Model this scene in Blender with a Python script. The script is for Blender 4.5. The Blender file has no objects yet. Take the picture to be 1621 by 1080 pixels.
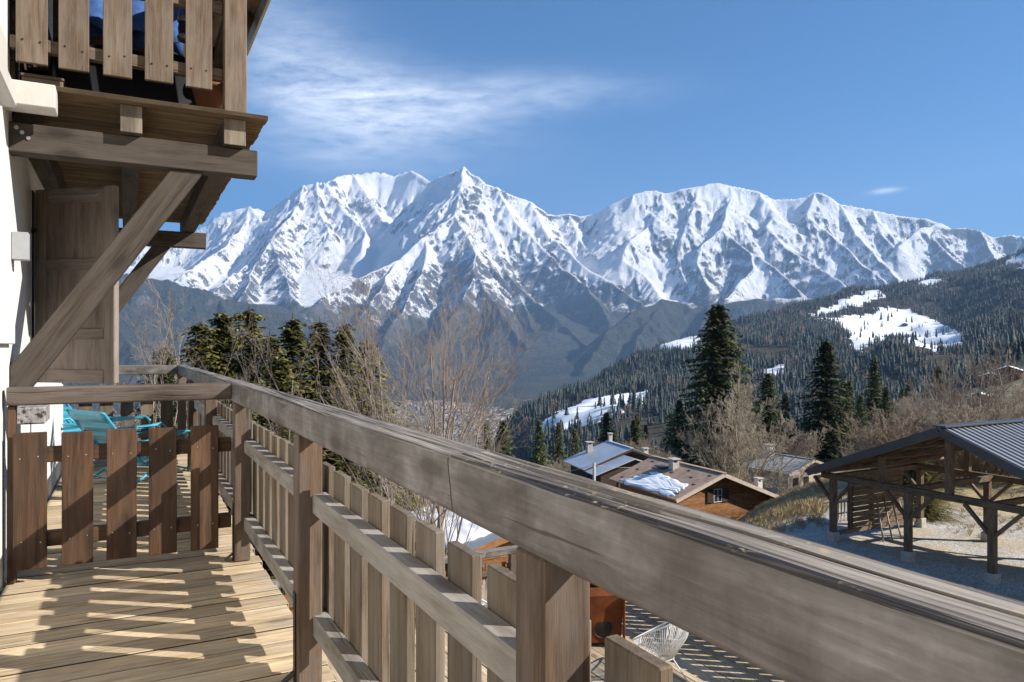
import bpy, bmesh, math, random
import numpy as np
from mathutils import Vector, Matrix

random.seed(7)
rng = np.random.default_rng(7)
S = bpy.context.scene
COL = S.collection
R = math.radians

# ------------------------------------------------------------------ camera
# world axes: +Y runs along the balcony railing, +X out over the valley, Z up; camera at the origin
YAW = R(27.66)
FPX, CX, HY = 1165.0, 810.5, 551.0          # focal length, centre and horizon in photograph pixels
cam_d = bpy.data.cameras.new('camera')
cam = bpy.data.objects.new('camera', cam_d)
COL.objects.link(cam)
cam.rotation_euler = (R(90), 0, -YAW)
cam_d.sensor_width = 36.0
cam_d.lens = FPX / 1621.0 * 36.0
cam_d.shift_y = (HY - 540.0) / 1621.0
cam_d.clip_start = 0.05
cam_d.clip_end = 120000.0
cam_d.dof.use_dof = True
cam_d.dof.focus_distance = 9.0
cam_d.dof.aperture_fstop = 40.0
S.camera = cam

# ------------------------------------------------------------------ light
SUN_EL = R(32.0)
SUN_AZ = math.atan2(0.809, -0.588)          # clockwise from +Y
sun_dir = Vector((math.sin(SUN_AZ) * math.cos(SUN_EL), math.cos(SUN_AZ) * math.cos(SUN_EL), math.sin(SUN_EL)))
sun_l = bpy.data.lights.new('sun', 'SUN')
sun_l.energy = 5.0
sun_l.angle = R(0.53)
sun_l.color = (1.0, 0.94, 0.86)
sun = bpy.data.objects.new('sun', sun_l)
COL.objects.link(sun)
sun.rotation_euler = sun_dir.to_track_quat('Z', 'Y').to_euler()

world = bpy.data.worlds.new('World')
S.world = world
world.use_nodes = True
wn, wl = world.node_tree.nodes, world.node_tree.links
wn.clear()
w_out = wn.new('ShaderNodeOutputWorld')
w_bg = wn.new('ShaderNodeBackground')
w_bg.inputs['Strength'].default_value = 0.14
w_sky = wn.new('ShaderNodeTexSky')
w_sky.sky_type = 'NISHITA'
w_sky.sun_disc = False
w_sky.sun_elevation = SUN_EL
w_sky.sun_rotation = SUN_AZ
w_sky.altitude = 2500.0
w_sky.air_density = 1.0
w_sky.dust_density = 0.15
w_sky.ozone_density = 2.5
w_hsv = wn.new('ShaderNodeHueSaturation')
w_hsv.inputs['Saturation'].default_value = 1.45
w_hsv.inputs['Value'].default_value = 0.41
wl.new(w_sky.outputs[0], w_hsv.inputs['Color'])
# thin cirrus high over the range, placed by direction in the sky
def wmath(op, a, b=0.0, clamp=False):
    nd = wn.new('ShaderNodeMath'); nd.operation = op; nd.use_clamp = clamp
    for i, v in enumerate((a, b)):
        if isinstance(v, bpy.types.NodeSocket): wl.new(v, nd.inputs[i])
        else: nd.inputs[i].default_value = v
    return nd.outputs[0]
w_tc = wn.new('ShaderNodeTexCoord'); w_rot = wn.new('ShaderNodeVectorRotate')
w_rot.rotation_type = 'Z_AXIS'; w_rot.inputs['Angle'].default_value = YAW
wl.new(w_tc.outputs['Generated'], w_rot.inputs['Vector'])
w_sep = wn.new('ShaderNodeSeparateXYZ'); wl.new(w_rot.outputs[0], w_sep.inputs[0])
w_f = wmath('MAXIMUM', w_sep.outputs[1], .05)
w_u = wmath('DIVIDE', w_sep.outputs[0], w_f); w_v = wmath('DIVIDE', w_sep.outputs[2], w_f)
def puff(cu, cv, ru, rv, shear=0.0):
    du = wmath('SUBTRACT', w_u, cu); dv = wmath('SUBTRACT', wmath('SUBTRACT', w_v, cv), wmath('MULTIPLY', du, shear))
    a = wmath('DIVIDE', du, ru); b = wmath('DIVIDE', dv, rv)
    r2 = wmath('ADD', wmath('MULTIPLY', a, a), wmath('MULTIPLY', b, b))
    return wmath('EXPONENT', wmath('MULTIPLY', r2, -1.0))
w_cmb = wn.new('ShaderNodeCombineXYZ'); wl.new(w_u, w_cmb.inputs[0]); wl.new(w_v, w_cmb.inputs[1])
def cirrus(scale, rot, detail, dist):
    mp = wn.new('ShaderNodeMapping'); mp.inputs['Scale'].default_value = scale; mp.inputs['Rotation'].default_value = (0, 0, rot)
    wl.new(w_cmb.outputs[0], mp.inputs['Vector'])
    nz = wn.new('ShaderNodeTexNoise'); nz.inputs['Scale'].default_value = 1.0; nz.inputs['Detail'].default_value = detail
    nz.inputs['Roughness'].default_value = .62; nz.inputs['Distortion'].default_value = dist
    wl.new(mp.outputs[0], nz.inputs['Vector']); return nz.outputs['Fac']
w_n1 = cirrus((7, 26, 1), R(9), 8, .5); w_n2 = cirrus((26, 95, 1), R(5), 6, .3)
w_m = wmath('ADD', wmath('MULTIPLY', puff(-.175, .325, .145, .052, -.15), .95), wmath('MULTIPLY', puff(-.29, .38, .12, .095, -.6), .58))
w_m = wmath('ADD', w_m, wmath('MULTIPLY', puff(.0, .345, .15, .026, .03), .55))
w_m = wmath('ADD', w_m, wmath('MULTIPLY', puff(-.28, .27, .12, .03, -.1), .25))
w_n = wmath('ADD', wmath('MULTIPLY', w_n1, 1.25), wmath('MULTIPLY', w_n2, .75))
w_c = wmath('MULTIPLY', w_m, wmath('MULTIPLY', wmath('SUBTRACT', w_n, .52), .92), True)
w_c = wmath('ADD', w_c, wmath('MULTIPLY', wmath('MULTIPLY', puff(.508, .2135, .018, .0035, .12), w_n2), 1.1), True)
w_mix = wn.new('ShaderNodeMix'); w_mix.data_type = 'RGBA'
wl.new(w_c, w_mix.inputs[0]); wl.new(w_hsv.outputs[0], w_mix.inputs[6]); w_mix.inputs[7].default_value = (5.6, 5.8, 6.1, 1)
wl.new(w_mix.outputs[2], w_bg.inputs[0])
wl.new(w_bg.outputs[0], w_out.inputs[0])

S.view_settings.view_transform = 'Standard'
S.view_settings.look = 'None'
S.view_settings.exposure = 1.17
S.view_settings.gamma = 1.0
S.view_settings.use_curve_mapping = False
S.render.engine = 'CYCLES'
S.cycles.use_denoising = True
S.cycles.max_bounces = 6
S.cycles.diffuse_bounces = 3
S.cycles.glossy_bounces = 2
S.cycles.transparent_max_bounces = 8
S.cycles.volume_bounces = 0
S.cycles.sample_clamp_indirect = 8.0

# ------------------------------------------------------------------ measuring helpers
CA, SA = math.cos(YAW), math.sin(YAW)
def ray(px, py):
    """world direction of a photograph pixel, scaled so that its depth along the lens axis is 1"""
    xc, yc = (px - CX) / FPX, (HY - py) / FPX
    return Vector((SA + xc * CA, CA - xc * SA, yc))
def at_t(px, py, t):
    return ray(px, py) * t
def at_y(px, py, Y):
    d = ray(px, py); return d * (Y / d.y)
def at_x(px, py, X):
    d = ray(px, py); return d * (X / d.x)
def project(x, y, z):
    zc = np.maximum(y * CA + x * SA, 1e-3); xr = x * CA - y * SA
    return CX + FPX * xr / zc, HY - FPX * z / zc, zc

# ------------------------------------------------------------------ object helpers
def link(o, parent=None):
    COL.objects.link(o)
    if parent is not None:
        o.parent = parent
    return o
def tag(o, label, cat, group=None):
    o['label'] = label; o['category'] = cat
    if group: o['group'] = group
    return o
def pm(o):
    """an object's own matrix straight from its location and rotation (before any depsgraph update)"""
    return Matrix.Translation(o.location) @ o.rotation_euler.to_matrix().to_4x4()
def thing(name, label, cat, loc=(0, 0, 0), rz=0.0, group=None):
    o = bpy.data.objects.new(name, None)
    o.empty_display_size = 0.2
    o.location = loc; o.rotation_euler = (0, 0, rz)
    COL.objects.link(o)
    return tag(o, label, cat, group)
def mesh_from(name, verts, faces, mats=(), smooth=False):
    me = bpy.data.meshes.new(name)
    me.from_pydata([tuple(v) for v in verts], [], faces)
    for m in mats: me.materials.append(m)
    if smooth: me.polygons.foreach_set('use_smooth', [True] * len(me.polygons))
    me.update()
    return me
def add(name, me, parent=None, loc=(0, 0, 0), rot=(0, 0, 0), mat=None):
    o = bpy.data.objects.new(name, me)
    o.location = loc; o.rotation_euler = rot
    if mat is not None and len(me.materials) == 0: me.materials.append(mat)
    return link(o, parent)
def bm_mesh(name, bm, mat=None, smooth=False):
    me = bpy.data.meshes.new(name)
    bm.to_mesh(me); bm.free()
    if mat is not None: me.materials.append(mat)
    if smooth: me.polygons.foreach_set('use_smooth', [True] * len(me.polygons))
    return me
def copy_tree(o, parent=None):
    c = o.copy(); COL.objects.link(c)
    if parent is not None: c.parent = parent
    for ch in list(o.children): copy_tree(ch, c)
    return c

_box_cache = {}
def box_mesh(L, W, T, mat, bev=0.004, seg=1):
    """bevelled box, length on local X, width on Y, thickness on Z, origin in its middle"""
    k = (round(L, 3), round(W, 3), round(T, 3), mat.name, round(bev, 4), seg)
    if k in _box_cache: return _box_cache[k]
    bm = bmesh.new()
    bmesh.ops.create_cube(bm, size=1.0)
    bmesh.ops.scale(bm, vec=(L, W, T), verts=bm.verts)
    if bev > 0:
        bmesh.ops.bevel(bm, geom=bm.edges[:], offset=min(bev, T * .4, W * .4), segments=seg, affect='EDGES', profile=0.5)
    me = bm_mesh('timber', bm, mat)
    _box_cache[k] = me
    return me
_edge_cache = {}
def grime_shade_edges(o):
    """give a board's long narrow sides a dark colour: joint grime with the shade of the gap painted in"""
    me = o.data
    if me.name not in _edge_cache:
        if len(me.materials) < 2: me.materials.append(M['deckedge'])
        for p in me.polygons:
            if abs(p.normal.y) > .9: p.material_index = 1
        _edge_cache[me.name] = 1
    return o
def basis(p0, p1, up=(0, 0, 1)):
    """matrix whose X runs p0->p1 and whose Z is as near `up` as it can be"""
    p0, p1, up = Vector(p0), Vector(p1), Vector(up)
    x = (p1 - p0).normalized()
    y = up.cross(x).normalized(); z = x.cross(y)
    M = Matrix((x, y, z)).transposed().to_4x4()
    M.translation = (p0 + p1) / 2
    return M
def timber(name, parent, p0, p1, W, T, mat, up=(0, 0, 1), bev=0.004, seg=1, wob=0.0):
    """a straight piece from p0 to p1 (ends on its axis), W wide across, T thick along `up`"""
    L = (Vector(p1) - Vector(p0)).length
    M = basis(p0, p1, up)
    if wob:
        M = M @ Matrix.Rotation(random.gauss(0, wob), 4, 'Z') @ Matrix.Rotation(random.gauss(0, wob * 1.5), 4, 'X')
    o = bpy.data.objects.new(name, box_mesh(L, W, T, mat, bev, seg))
    link(o, parent)
    o.matrix_local = (pm(parent).inverted() @ M) if parent is not None else M
    return o
def slab(name, parent, x0, x1, y0, y1, z0, z1, mat, bev=0.004, axis=None, wob=0.0):
    """axis-aligned piece; its grain follows `axis` (the longest side when not given)"""
    d = {'x': x1 - x0, 'y': y1 - y0, 'z': z1 - z0}
    axis = axis or max(d, key=d.get)
    cx, cy, cz = (x0 + x1) / 2, (y0 + y1) / 2, (z0 + z1) / 2
    if axis == 'x': return timber(name, parent, (x0, cy, cz), (x1, cy, cz), d['y'], d['z'], mat, (0, 0, 1), bev, 1, wob)
    if axis == 'y': return timber(name, parent, (cx, y0, cz), (cx, y1, cz), d['x'], d['z'], mat, (0, 0, 1), bev, 1, wob)
    return timber(name, parent, (cx, cy, z0), (cx, cy, z1), d['y'], d['x'], mat, (1, 0, 0), bev, 1, wob)

def tube_into(V, F, pts, rad, n=6, closed=False):
    """append a tube along pts with radius rad (number or list) to vertex/face lists"""
    pts = [Vector(p) for p in pts]
    m = len(pts)
    if not hasattr(rad, '__len__'): rad = [rad] * m
    b0 = len(V)
    ref = Vector((0, 0, 1))
    d0 = (pts[1] - pts[0]).normalized()
    if abs(d0.dot(ref)) > .9: ref = Vector((1, 0, 0))
    u = d0.cross(ref).normalized()
    for i, p in enumerate(pts):
        if closed: d = (pts[(i + 1) % m] - pts[i - 1])
        else: d = pts[min(i + 1, m - 1)] - pts[max(i - 1, 0)]
        d.normalize()
        u = (u - d * u.dot(d)).normalized()
        v = d.cross(u)
        for k in range(n):
            a = 2 * math.pi * k / n
            V.append(p + (u * math.cos(a) + v * math.sin(a)) * rad[i])
    for i in range(m if closed else m - 1):
        j = (i + 1) % m
        for k in range(n):
            k2 = (k + 1) % n
            F.append((b0 + i * n + k, b0 + i * n + k2, b0 + j * n + k2, b0 + j * n + k))
    if not closed:
        F.append(tuple(b0 + k for k in range(n))[::-1]); F.append(tuple(b0 + (m - 1) * n + k for k in range(n)))
def tube(name, parent, pts, rad, mat, n=6, closed=False, smooth=True):
    V, F = [], []
    tube_into(V, F, pts, rad, n, closed)
    return add(name, mesh_from(name, V, F, [mat], smooth), parent)
def lathe(name, parent, prof, mat, n=20, loc=(0, 0, 0), smooth=True):
    V, F = [], []
    for r, z in prof:
        for k in range(n):
            a = 2 * math.pi * k / n; V.append((r * math.cos(a), r * math.sin(a), z))
    for i in range(len(prof) - 1):
        for k in range(n):
            k2 = (k + 1) % n
            F.append((i * n + k, i * n + k2, (i + 1) * n + k2, (i + 1) * n + k))
    return add(name, mesh_from(name, V, F, [mat], smooth), parent, loc)

# ------------------------------------------------------------------ numpy noise
def _hash(ix, iy, seed):
    h = (ix.astype(np.int64) * 374761393 + iy.astype(np.int64) * 668265263 + seed * 1442695041) & 0x7fffffff
    h = ((h ^ (h >> 13)) * 1274126177) & 0x7fffffff
    return (h ^ (h >> 16)) & 0xffff
def pnoise(x, y, seed=0):
    ix, iy = np.floor(x), np.floor(y); fx, fy = x - ix, y - iy
    ix = ix.astype(np.int64); iy = iy.astype(np.int64)
    def g(dx, dy):
        a = _hash(ix + dx, iy + dy, seed) * (2 * math.pi / 65536.0)
        return np.cos(a) * (fx - dx) + np.sin(a) * (fy - dy)
    u = fx * fx * fx * (fx * (fx * 6 - 15) + 10); v = fy * fy * fy * (fy * (fy * 6 - 15) + 10)
    a = g(0, 0) * (1 - u) + g(1, 0) * u; b = g(0, 1) * (1 - u) + g(1, 1) * u
    return (a * (1 - v) + b * v) * 1.5
def fbm(x, y, oct=5, seed=0, gain=.5):
    s = 0; a = 1.0; f = 1.0
    for o in range(oct):
        s = s + a * pnoise(x * f + 17.3 * o, y * f - 9.1 * o, seed + o); a *= gain; f *= 2.03
    return s
def ridged(x, y, oct=5, seed=0, gain=.5):
    s = 0; a = 1.0; f = 1.0; w = 1.0
    for o in range(oct):
        n = 1 - np.abs(pnoise(x * f + 3.7 * o, y * f + 8.3 * o, seed + o)) * 1.6
        n = np.clip(n, 0, 1) ** 2 * w
        s = s + a * n; w = np.clip(n * 1.6, 0, 1); a *= gain; f *= 2.07
    return s
# ------------------------------------------------------------------ materials
class NT:
    """small helper round a material's node tree"""
    def __init__(self, name, rough=0.7, spec=0.3):
        self.m = bpy.data.materials.new(name); self.m.use_nodes = True
        self.t = self.m.node_tree; self.n = self.t.nodes
        self.b = self.n['Principled BSDF']
        self.b.inputs['Roughness'].default_value = rough
        self.b.inputs['Specular IOR Level'].default_value = spec
    def new(self, kind, **kw):
        nd = self.n.new(kind)
        for k, v in kw.items(): setattr(nd, k, v)
        return nd
    def link(self, a, b): self.t.links.new(a, b)
    def val(self, sock, v):
        if hasattr(v, 'is_linked') or isinstance(v, bpy.types.NodeSocket): self.link(v, sock)
        else: sock.default_value = v
    def math(self, op, a, b=0.0, clamp=False):
        nd = self.new('ShaderNodeMath', operation=op); nd.use_clamp = clamp
        self.val(nd.inputs[0], a); self.val(nd.inputs[1], b); return nd.outputs[0]
    def noise(self, vec, scale, detail=4, rough=.55, dist=0.0, color=False):
        nd = self.new('ShaderNodeTexNoise'); nd.inputs['Scale'].default_value = scale
        nd.inputs['Detail'].default_value = detail; nd.inputs['Roughness'].default_value = rough
        nd.inputs['Distortion'].default_value = dist
        if vec is not None: self.link(vec, nd.inputs['Vector'])
        return nd.outputs['Color' if color else 'Fac']
    def mapv(self, vec, scale=(1, 1, 1), loc=(0, 0, 0)):
        nd = self.new('ShaderNodeMapping'); nd.inputs['Scale'].default_value = scale
        nd.inputs['Location'].default_value = loc; self.link(vec, nd.inputs['Vector']); return nd.outputs[0]
    def ramp(self, fac, stops):
        nd = self.new('ShaderNodeValToRGB'); el = nd.color_ramp.elements
        while len(el) < len(stops): el.new(0.5)
        for e, (p, c) in zip(el, stops):
            e.position = p; e.color = (c, c, c, 1) if not hasattr(c, '__len__') else (*c, 1)
        self.link(fac, nd.inputs[0]); return nd.outputs[0]
    def mix(self, fac, a, b, mode='MIX'):
        nd = self.new('ShaderNodeMix', data_type='RGBA', blend_type=mode)
        self.val(nd.inputs[0], fac)
        for s, v in ((nd.inputs[6], a), (nd.inputs[7], b)):
            if isinstance(v, bpy.types.NodeSocket): self.link(v, s)
            else: s.default_value = (*v, 1)
        return nd.outputs[2]
    def bump(self, h, strength=.4, dist=.01):
        nd = self.new('ShaderNodeBump'); nd.inputs['Strength'].default_value = strength
        nd.inputs['Distance'].default_value = dist; self.link(h, nd.inputs['Height'])
        self.link(nd.outputs[0], self.b.inputs['Normal'])
    def color(self, c): self.val(self.b.inputs['Base Color'], c if isinstance(c, bpy.types.NodeSocket) else (*c, 1))

def wood(name, light, dark, grey=None, grey_amt=0.0, rough=.75, spec=.25, fine=26.0, bump=.5, var=.35, crack=.5, knots=True, top=0.0):
    """weathered timber, grain along local X, every piece with its own shade"""
    k = NT(name, rough, spec)
    tc = k.new('ShaderNodeTexCoord'); oi = k.new('ShaderNodeObjectInfo')
    off = k.new('ShaderNodeVectorMath', operation='MULTIPLY_ADD')
    cmb = k.new('ShaderNodeCombineXYZ')
    for i, s in enumerate((37.0, 11.0, 23.0)): k.link(k.math('MULTIPLY', oi.outputs['Random'], s), cmb.inputs[i])
    k.link(cmb.outputs[0], off.inputs[2]); off.inputs[1].default_value = (1, 1, 1)
    k.link(tc.outputs['Object'], off.inputs[0])
    P = off.outputs[0]
    warp = k.noise(k.mapv(P, (1.2, 5, 5)), 1.0, 2)
    wv = k.new('ShaderNodeVectorMath', operation='SCALE'); wv.inputs['Scale'].default_value = .05
    wc = k.new('ShaderNodeCombineXYZ'); k.link(warp, wc.inputs[1]); k.link(warp, wc.inputs[2]); k.link(wc.outputs[0], wv.inputs[0])
    pw = k.new('ShaderNodeVectorMath', operation='ADD'); k.link(P, pw.inputs[0]); k.link(wv.outputs[0], pw.inputs[1]); PW = pw.outputs[0]
    grain = k.noise(k.mapv(PW, (1.3, fine, fine)), 1.6, 5, .62, .6)
    fibre = k.noise(k.mapv(PW, (3.0, fine * 5, fine * 5)), 2.0, 3, .6)
    blot = k.noise(k.mapv(P, (1.6, 4.5, 4.5)), 1.4, 4, .6)
    g = k.math('ADD', k.math('MULTIPLY', grain, .72), k.math('MULTIPLY', fibre, .28))
    c = k.mix(k.ramp(g, [(.38, 0.0), (.58, 1.0)]), dark, light)
    c = k.mix(k.math('MULTIPLY', k.ramp(blot, [(.36, 1.0), (.62, 0.0)]), .45), c, tuple(v * .55 for v in dark))
    if grey is not None:
        wm = k.noise(k.mapv(P, (2.2, 9, 9)), 1.3, 5, .65)
        c = k.mix(k.math('MULTIPLY', k.ramp(wm, [(.40, 0.0), (.60, 1.0)]), grey_amt), c, grey)
    if knots:
        vo = k.new('ShaderNodeTexVoronoi'); vo.inputs['Scale'].default_value = 1.0
        k.link(k.mapv(PW, (2.0, 5.0, 5.0)), vo.inputs['Vector'])
        kn = k.ramp(vo.outputs['Distance'], [(.10, 1.0), (.14, .55), (.24, 0.0)])
        c = k.mix(k.math('MULTIPLY', kn, .65), c, tuple(v * .45 for v in dark))
    ck = k.noise(k.mapv(PW, (.9, fine * 1.7, fine * 1.7)), 1.0, 2, .5)
    ckm = k.ramp(ck, [(.285, 1.0), (.33, 0.0)])
    c = k.mix(k.math('MULTIPLY', ckm, crack), c, tuple(v * .3 for v in dark))
    tk = None
    if top:
        # the weathered upper side: open splits, silvered fibres, specks of ochre lichen
        geo = k.new('ShaderNodeNewGeometry'); sp = k.new('ShaderNodeSeparateXYZ'); k.link(geo.outputs['True Normal'], sp.inputs[0])
        tm = k.ramp(sp.outputs[2], [(.45, 0.0), (.8, 1.0)])
        s1 = k.noise(k.mapv(PW, (.55, 62, 62)), 1.0, 3, .6)
        s2 = k.noise(k.mapv(PW, (2.2, 150, 150)), 1.0, 3, .6)
        c = k.mix(k.math('MULTIPLY', k.math('MULTIPLY', k.ramp(s2, [(.42, 0.0), (.60, 1.0)]), tm), .55), c, (.42, .375, .31))
        tk = k.math('MULTIPLY', k.math('MAXIMUM', k.ramp(s1, [(.36, 1.0), (.43, 0.0)]), k.math('MULTIPLY', k.ramp(s2, [(.36, 1.0), (.44, 0.0)]), .7)), tm)
        c = k.mix(k.math('MULTIPLY', tk, top), c, (.030, .025, .021))
        li = k.noise(P, 38, 3, .6); lm = k.noise(P, 6, 2, .5)
        c = k.mix(k.math('MULTIPLY', k.math('MULTIPLY', k.ramp(li, [(.62, 0.0), (.68, 1.0)]), k.math('MULTIPLY', k.ramp(lm, [(.5, 0.0), (.62, 1.0)]), k.math('ADD', k.math('MULTIPLY', tm, .85), .15))), .8), c, (.46, .36, .21))
    hsv = k.new('ShaderNodeHueSaturation')
    vv = k.new('ShaderNodeMapRange'); k.link(oi.outputs['Random'], vv.inputs[0])
    vv.inputs[3].default_value = 1 - var; vv.inputs[4].default_value = 1 + var
    k.link(vv.outputs[0], hsv.inputs['Value']); k.link(c, hsv.inputs['Color'])
    k.color(hsv.outputs[0])
    h = k.math('SUBTRACT', k.math('ADD', k.math('MULTIPLY', grain, .7), k.math('MULTIPLY', fibre, .5)), k.math('MULTIPLY', ckm, .9))
    if tk is not None: h = k.math('SUBTRACT', h, k.math('MULTIPLY', tk, 1.2))
    k.bump(h, bump, .006)
    return k.m
def plain(name, col, rough=.6, spec=.3, metal=0.0, var=.12, scale=8.0, bump=0.0):
    k = NT(name, rough, spec); k.b.inputs['Metallic'].default_value = metal
    tc = k.new('ShaderNodeTexCoord')
    n = k.noise(tc.outputs['Object'], scale, 5, .6)
    k.color(k.mix(k.ramp(n, [(.3, 0.0), (.7, 1.0)]), tuple(max(0, v * (1 - var)) for v in col), tuple(min(1, v * (1 + var)) for v in col)))
    if bump: k.bump(n, bump, .01)
    return k.m

M = {}
M['rail'] = None
M['gaterail'] = wood('dark_handrail_wood', (0.132, 0.103, 0.079), (0.061, 0.044, 0.033), (0.132, 0.116, 0.103), .5, .6, .35, 18, .5, .06, .5)
M['brown'] = wood('brown_stained_wood', (0.118, 0.060, 0.029), (0.042, 0.021, 0.011), (0.100, 0.074, 0.054), .2, .62, .35, 24, .4, .28, .5)
M['picket'] = wood('weathered_picket_wood', (0.205, 0.161, 0.113), (0.103, 0.074, 0.049), (0.205, 0.184, 0.158), .5, .8, .2, 26, .5, .22, .6)
M['post'] = wood('weathered_post_wood', (0.168, 0.112, 0.073), (0.073, 0.045, 0.028), (0.151, 0.134, 0.121), .5, .7, .3, 22, .45, .12, .5)
M['deck'] = wood('deck_board_wood', (0.714, 0.553, 0.346), (0.311, 0.218, 0.121), (0.461, 0.403, 0.311), .55, .8, .25, 30, .7, .2, .9)
M['beam'] = wood('dark_beam_wood', (0.082, 0.063, 0.047), (0.036, 0.026, 0.019), (0.084, 0.073, 0.063), .45, .7, .3, 20, .5, .10, .55)
M['upper'] = wood('upper_picket_wood', (0.217, 0.159, 0.114), (0.108, 0.075, 0.052), (0.199, 0.175, 0.147), .5, .78, .2, 24, .5, .14, .5)
M['soffit'] = wood('floor_underside_wood', (0.203, 0.143, 0.079), (0.094, 0.061, 0.034), None, 0, .8, .2, 24, .5, .2, .6)
M['endgrain'] = wood('sawn_end_wood', (0.294, 0.252, 0.196), (0.126, 0.101, 0.077), None, 0, .85, .15, 8, .8, .1, .7, False)
M['shutter'] = wood('shutter_wood', (0.239, 0.186, 0.145), (0.120, 0.092, 0.071), (0.262, 0.228, 0.198), .5, .6, .35, 18, .4, .08, .3, False)
M['larch'] = wood('orange_larch_wood', (0.345, 0.180, 0.075), (0.190, 0.071, 0.021), (0.285, 0.142, 0.067), .35, .75, .2, 7, .5, .22, .5)
M['darkchalet'] = wood('dark_chalet_wood', (.085, .055, .04), (.035, .024, .018), None, 0, .75, .2, 8, .5, .2, .4)
M['carport'] = wood('carport_wood', (0.190, 0.128, 0.081), (0.085, 0.055, 0.034), (0.190, 0.162, 0.133), .4, .8, .2, 14, .4, .15, .5)
M['render'] = plain('white_render', (.66, .65, .625), .85, .2, 0, .09, 22, .6)
M['whitepaint'] = plain('white_paint', (.56, .54, .50), .5, .4, 0, .06, 20)
M['greypaint'] = plain('grey_paint', (.33, .34, .35), .5, .4, 0, .06, 20)
M['steel'] = plain('galvanised_steel', (.42, .42, .42), .4, .5, .8, .2, 30)
M['blackmetal'] = plain('black_metal', (.025, .023, .022), .45, .5, .5, .2, 20)
M['turquoise'] = plain('turquoise_paint', (.040, .27, .375), .38, .5, 0, .06, 9)
M['corten'] = plain('corten_steel', (.27, .085, .028), .7, .3, .2, .35, 5, .3)
M['cord'] = plain('white_cord', (.80, .79, .75), .55, .4, 0, .05, 20)
M['blue'] = plain('blue_fabric', (.06, .13, .33), .9, .1, 0, .35, 12, .4)
M['concrete'] = plain('pale_concrete', (.42, .40, .36), .9, .15, 0, .2, 6, .4)
M['zinc'] = plain('pale_sheet_roof', (.48, .53, .58), .45, .45, .3, .12, .6)
M['darkroof'] = plain('dark_grey_sheet', (.075, .08, .09), .45, .4, .4, .15, 1.2)
M['ribroof'] = plain('grey_ribbed_sheet', (.30, .31, .325), .42, .5, .25, .1, 1.0)
M['tile'] = plain('brown_roof_sheet', (.40, .275, .195), .8, .25, 0, .25, 2.0)
M['slate'] = plain('pale_slate_roof', (.30, .29, .27), .75, .3, 0, .5, 2.4, .4)
M['stonewall'] = plain('pinkish_stone_wall', (.46, .36, .29), .9, .15, 0, .3, 1.8, .5)
M['fascia'] = plain('pale_fascia_wood', (.50, .42, .34), .75, .2, 0, .15, 3)
M['glassdark'] = plain('dark_window_glass', (.03, .035, .04), .12, .6, 0, .1, 3)
M['terracotta'] = plain('terracotta', (.22, .10, .06), .8, .2, 0, .2, 8)
M['snowlump'] = plain('roof_snow', (.90, .91, .93), .6, .3, 0, .03, 3, .5)

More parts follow.
